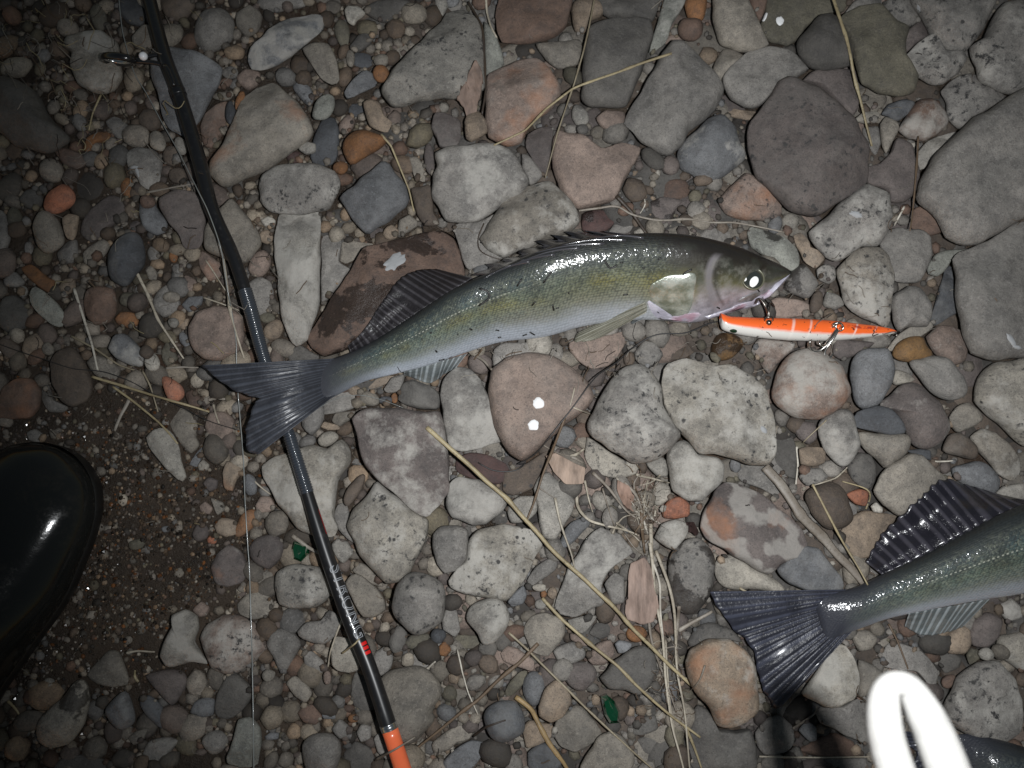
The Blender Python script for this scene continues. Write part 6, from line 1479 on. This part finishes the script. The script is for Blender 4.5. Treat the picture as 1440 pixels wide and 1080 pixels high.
# the tuft of dry grass
tuft = empty('dry_grass_tuft', drop(*T('22', 740, 740))); tag(tuft, 'dry uprooted grass tuft with long blades hanging down the centre right', 'grass tuft')
BL = [('32', '770,-60 785,60 790,200 830,400 850,650 880,850 945,1100', 22, 'p'), ('32', '800,-20 880,200 900,400 910,600 950,800 972,1090', 20, 'p'), ('32', '785,40 820,150 824,300 845,480 848,600', 16, 'w'), ('32', '918,262 905,440 915,560', 22, 's'), ('32', '945,860 985,960 1035,1090', 20, 'y'), ('32', '765,330 785,460 870,700 905,800', 18, 's'),
      ('32', '850,430 868,700 895,900', 12, 'p'), ('32', '1050,560 1020,640 960,700', 12, 's'), ('32', '830,480 900,470 880,560', 9, 's'),
      ('22', '600,545 640,600 690,690', 14, 'w'), ('22', '700,530 780,550 868,572', 18, 'p'), ('22', '400,635 405,700 460,760 540,785 640,810 715,840', 20, 'p'), ('22', '440,560 455,640 482,725', 14, 'p'), ('22', '290,648 320,780 370,930 388,1000', 16, 'p'), ('22', '210,598 250,625 292,652', 9, 's'),
      ('22', '580,830 600,790 640,745 700,730', 12, 'p'), ('22', '480,520 560,600 640,700 700,750', 22, 's'), ('22', '530,600 560,700 590,790', 12, 's'), ('22', '640,570 700,640 735,740', 20, 'k'), ('22', '760,560 740,660 745,760', 14, 'p'), ('22', '680,560 720,650 740,720', 10, 'b'), ('22', '800,600 770,690 755,760', 10, 's'), ('22', '690,700 735,760 760,830', 22, 'w'), ('22', '775,780 775,900 790,1060', 26, 'p'), ('22', '640,830 690,900 740,940', 9, 's'),
      ('22', '600,775 680,830 720,870', 16, 'p'), ('22', '730,720 730,820 745,930', 26, 'b'), ('22', '370,440 440,400', 24, 'p'), ('22', '372,440 440,475', 22, 'k'), ('22', '230,380 300,420 380,440', 10, 's')]
for (tl, pts, w, c) in BL:
    V, F = stem_mesh(TL(tl, pts), w, .45, .45, False, False, .0015); o = mesh_obj('blade', V, F, M_STRAW, tuft); _f = rng.uniform(.75, 1.0); o['col'] = [x*_f for x in SC[c]]
for _ in range(26):
    u, v = T('22', rng.gauss(730, 50), rng.gauss(680, 75)); a = rng.uniform(.6, 2.5)*rng.choice((1, 1, -1)); L = rng.uniform(10, 34); b = a+rng.uniform(-.7, .7)
    pl = [(u, v), (u+L*.5*math.cos(a), v+L*.5*math.sin(a)), (u+L*.5*(math.cos(a)+math.cos(b)), v+L*.5*(math.sin(a)+math.sin(b)))]
    V, F = stem_mesh(pl, rng.uniform(6, 15), .4, .35, False, False, .002); o = mesh_obj('blade', V, F, M_STRAW, tuft); _f = rng.uniform(.6, 1.0); o['col'] = [x*_f for x in SC[rng.choice('pskwb')]]
fz = Acc()
for _ in range(150):
    if rng.random() < .5: u, v = T('22', rng.gauss(735, 45), rng.gauss(720, 70))
    else: u, v = T('32', rng.gauss(880, 45), rng.gauss(650, 110))
    a = rng.uniform(0, 6.28); L = rng.uniform(6, 22); b = a+rng.uniform(-.9, .9)
    pl = [(u, v), (u+L*.5*math.cos(a), v+L*.5*math.sin(a)), (u+L*.5*math.cos(a)+L*.5*math.cos(b), v+L*.5*math.sin(a)+L*.5*math.sin(b))]
    r = .00022; pts = [drop(x, y, r)+Vector((0, 0, rng.uniform(0, .005))) for x, y in catmull(pl, 7)]; V, F = tube(pts, r, 4, caps=False)
    cc = np.array(SC[rng.choice('skbpb')])*.8; fz.add(V, F, tuple(cc))
k = NT('root_hair'); k.base(k.attr('col', 'GEOMETRY', 'Color'), .6, .3); M_HAIR = k.m
o = fz.build('root_hairs', M_HAIR, tuft); o['kind'] = 'stuff'
# fine rootlets and plant crumbs over the bank, thickest in the dim top-left corner
rt = Acc()
for q in range(520):
    zone = rng.random()
    if zone < .42: u, v = rng.gauss(90, 75), rng.gauss(90, 80)
    elif zone < .55: u, v = rng.gauss(250, 120), rng.gauss(420, 120)
    elif zone < .72: u, v = rng.gauss(850, 120), rng.gauss(505, 22)
    elif zone < .82: u, v = rng.gauss(1200, 90), rng.gauss(420, 60)
    else: u, v = rng.uniform(0, 1440), rng.uniform(0, 1080)
    _g = camhit(u, v)
    if _g.z > .010 and rng.random() < .9: continue
    if (f2b := f1.bvh.ray_cast(CP, ray(u, v).normalized())[0]) is not None: continue
    a = rng.uniform(0, 6.28); L = rng.uniform(7, 34)*(1.3 if zone < .42 else .8); pl = [(u, v)]
    for s in range(3): a += rng.uniform(-.7, .7); pl.append((pl[-1][0]+L/3*math.cos(a), pl[-1][1]+L/3*math.sin(a)))
    r = rng.uniform(.00016, .00042); pts = [drop(x, y, r) for x, y in catmull(pl, 9)]
    zs = [p.z for p in pts]; zm = [max(zs[max(0, i-2):i+3]) for i in range(len(zs))]; pts = [Vector((p.x, p.y, zz)) for p, zz in zip(pts, zm)]
    V, F = tube(pts, r, 4, caps=False); cc = np.array(SC[rng.choice('kybsdk' if zone < .55 else 'dbkskb')])*rng.uniform(.5, .9); rt.add(V, F, tuple(cc))
o = rt.build('rootlets', M_HAIR); tag(o, 'fine dry rootlets and plant crumbs strewn over stones and soil', 'rootlets', kind='stuff')
# leaves and bark
def leaf(tile, pts, col, name, label, cat, curl=.002, veins=True, over=.0008):
    pl = TL(tile, pts); k_ = NT(name+'_surface'); ov = k_.n('ShaderNodeTexCoord').outputs['Object']
    st = k_.n('ShaderNodeMapping'); st.inputs['Scale'].default_value = (1, .22, 1); k_.l(ov, st.inputs['Vector'])
    k_.base(k_.mix(k_.ramp(k_.noise(st.outputs[0], 160, 5, .65), (.35, 0), (.65, 1)), tuple(x*.55 for x in col), tuple(min(1, x*1.25) for x in col)), .65, .3)
    k_.l(k_.bump(k_.noise(st.outputs[0], 260, 4, .6), .5, .001), k_.b.inputs['Normal'])
    o = patch(pl, curl, k_.m, name, None, None, 44, 7, over, sharp=True, stiff=True); md = o.modifiers.new('thickness', 'SOLIDIFY'); md.thickness = .0006; tag(o, label, cat); return o
leaf('32', '640,290 650,150 665,40 740,10 768,60 790,180 812,260 775,335 720,345 650,325', (.27, .195, .16), 'dry_leaf', 'curled pinkish-brown dry leaf under the dry grass blades', 'leaf', .005)
leaf('01', '1060,560 1090,480 1110,380 1150,330 1180,380 1190,480 1170,560 1110,600', (.17, .12, .095), 'bark_piece', 'brown bark flake beside the triangular pale stone', 'bark', .003)
leaf('22', '240,440 290,425 380,470 440,500 430,580 340,580 280,520', (.30, .22, .17), 'dry_leaf', 'pinkish-brown dry leaf left of the dry grass tuft\'s roots', 'leaf', .003)
leaf('22', '600,560 660,590 700,690 680,720 630,680 600,610', (.26, .17, .13), 'dry_leaf', 'small reddish dry leaf among the tuft\'s roots', 'leaf', .002)
leaf('22', '950,770 985,770 1020,830 990,840 960,820', (.06, .035, .032), 'dry_leaf', 'dark maroon leaf scrap left of the long banded slab', 'leaf', .002)
# green glass
k = NT('green_glass'); k.base((.004, .055, .022), .06, .7); k.b.inputs['Transmission Weight'].default_value = .35; k.b.inputs['Coat Weight'].default_value = 1; M_GLASS = k.m
def shard(tile, pts, label, th=.006):
    pl = TL(tile, pts); u, v = np.mean(pl, axis=0); zz = gz(*P(u, v, 0)[:2]); W = np.array([P(a, b, zz+.003)[:2] for a, b in pl]); cen = W.mean(0); V, F = [], []
    n = len(W)
    for s, h in ((1, 0), (1.0, th*.55), (.72, th), (.3, th*.93)):
        for w_ in W: V.append((cen[0]+(w_[0]-cen[0])*s, cen[1]+(w_[1]-cen[1])*s, zz-.001+h+rng.uniform(-.0008, .0008)*(h > 0)))
    for l in range(3):
        for i in range(n): F.append((l*n+i, l*n+(i+1) % n, (l+1)*n+(i+1) % n, (l+1)*n+i))
    F.append(tuple(range(n))[::-1]); F.append(tuple(3*n+i for i in range(n)))
    o = mesh_obj('glass_shard', V, F, M_GLASS, smooth=False); tag(o, label, 'glass shard', 'green glass shards')
shard('21', '215,905 228,868 290,888 302,930 262,972 225,958', 'dark green glass shard just left of the rod')
shard('32', '522,720 552,708 590,740 618,790 612,850 568,855 540,810', 'bright green glass shard below the dark grey wedge-shaped slab', .009)

# ------------------------------------------------------------------ fishing line and leader
def line(pts_px, r, mat, name, label, stiff=.4):
    n = int(sum(math.hypot(a[0]-b[0], a[1]-b[1]) for a, b in zip(pts_px, pts_px[1:]))/6); px = resample([np.array(p, float) for p in pts_px], n); z = np.full(n, .02)
    for _ in range(3):
        for i, (u, v) in enumerate(px):
            p = P(u, v, z[i]); z[i] = gz(p.x, p.y)+r+.0002
        kk = 6; z = np.array([max(z[max(0, i-kk):i+kk+1]) for i in range(n)]); z = np.convolve(np.concatenate([np.full(kk, z[0]), z, np.full(kk, z[-1])]), np.ones(2*kk+1)/(2*kk+1), 'valid')
    V, F = tube([P(u, v, z[i]) for i, (u, v) in enumerate(px)], r, 7); o = mesh_obj(name, V, F, mat); tag(o, label, 'fishing line'); return o
M_LINE = plain('grey_nylon_line', (.22, .23, .22), .25, coat=.4); M_LEAD = plain('dark_braided_leader', (.025, .024, .024), .45)
A = TL('00', '600,-30 615,120 630,200 680,370 740,470 820,620 900,760 960,880 1010,980 1050,1080')[:-1]+TL('10', '1060,150 1120,330 1150,520 1180,680 1196,800 1197,890')+TL('20', '1206,130 1215,240 1232,450 1240,650 1255,900')+TL('30', '1262,60 1270,300 1280,700 1285,1100')
line(A, .00042, M_LINE, 'fishing_line', 'grey fishing line running down the left beside the rod')
line(TL('10', '-20,800 120,850 230,885 370,930 520,945 650,990')+TL('20', '760,112 920,190 1060,260 1210,306'), .00034, M_LEAD, 'fishing_line', 'thin dark filament slanting above the boot to the fish\'s tail')
line([(1012, 452), (997, 455), (964, 468), (922, 471), (889, 490), (867, 510), (839, 529), (817, 557)]+TL('22', '380,190 270,330 190,425 100,478')+TL('21', '1400,475 1340,512 1240,510 1160,470'), .0005, M_LEAD, 'leader_line', 'dark leader line from the lure down across the white-spotted slab')
line(TL('21', '1180,455 1150,420')+TL('21', '1120,400 1060,420'), .0002, M_LINE, 'line_end', 'fine curled end of the leader line near the maroon stone') if False else None
line(TL('21', '360,190 430,150 500,132 580,130 680,155 780,192'), .00022, M_LINE, 'fishing_line', 'hair-thin pale line arched below the whole fish\'s tail base')
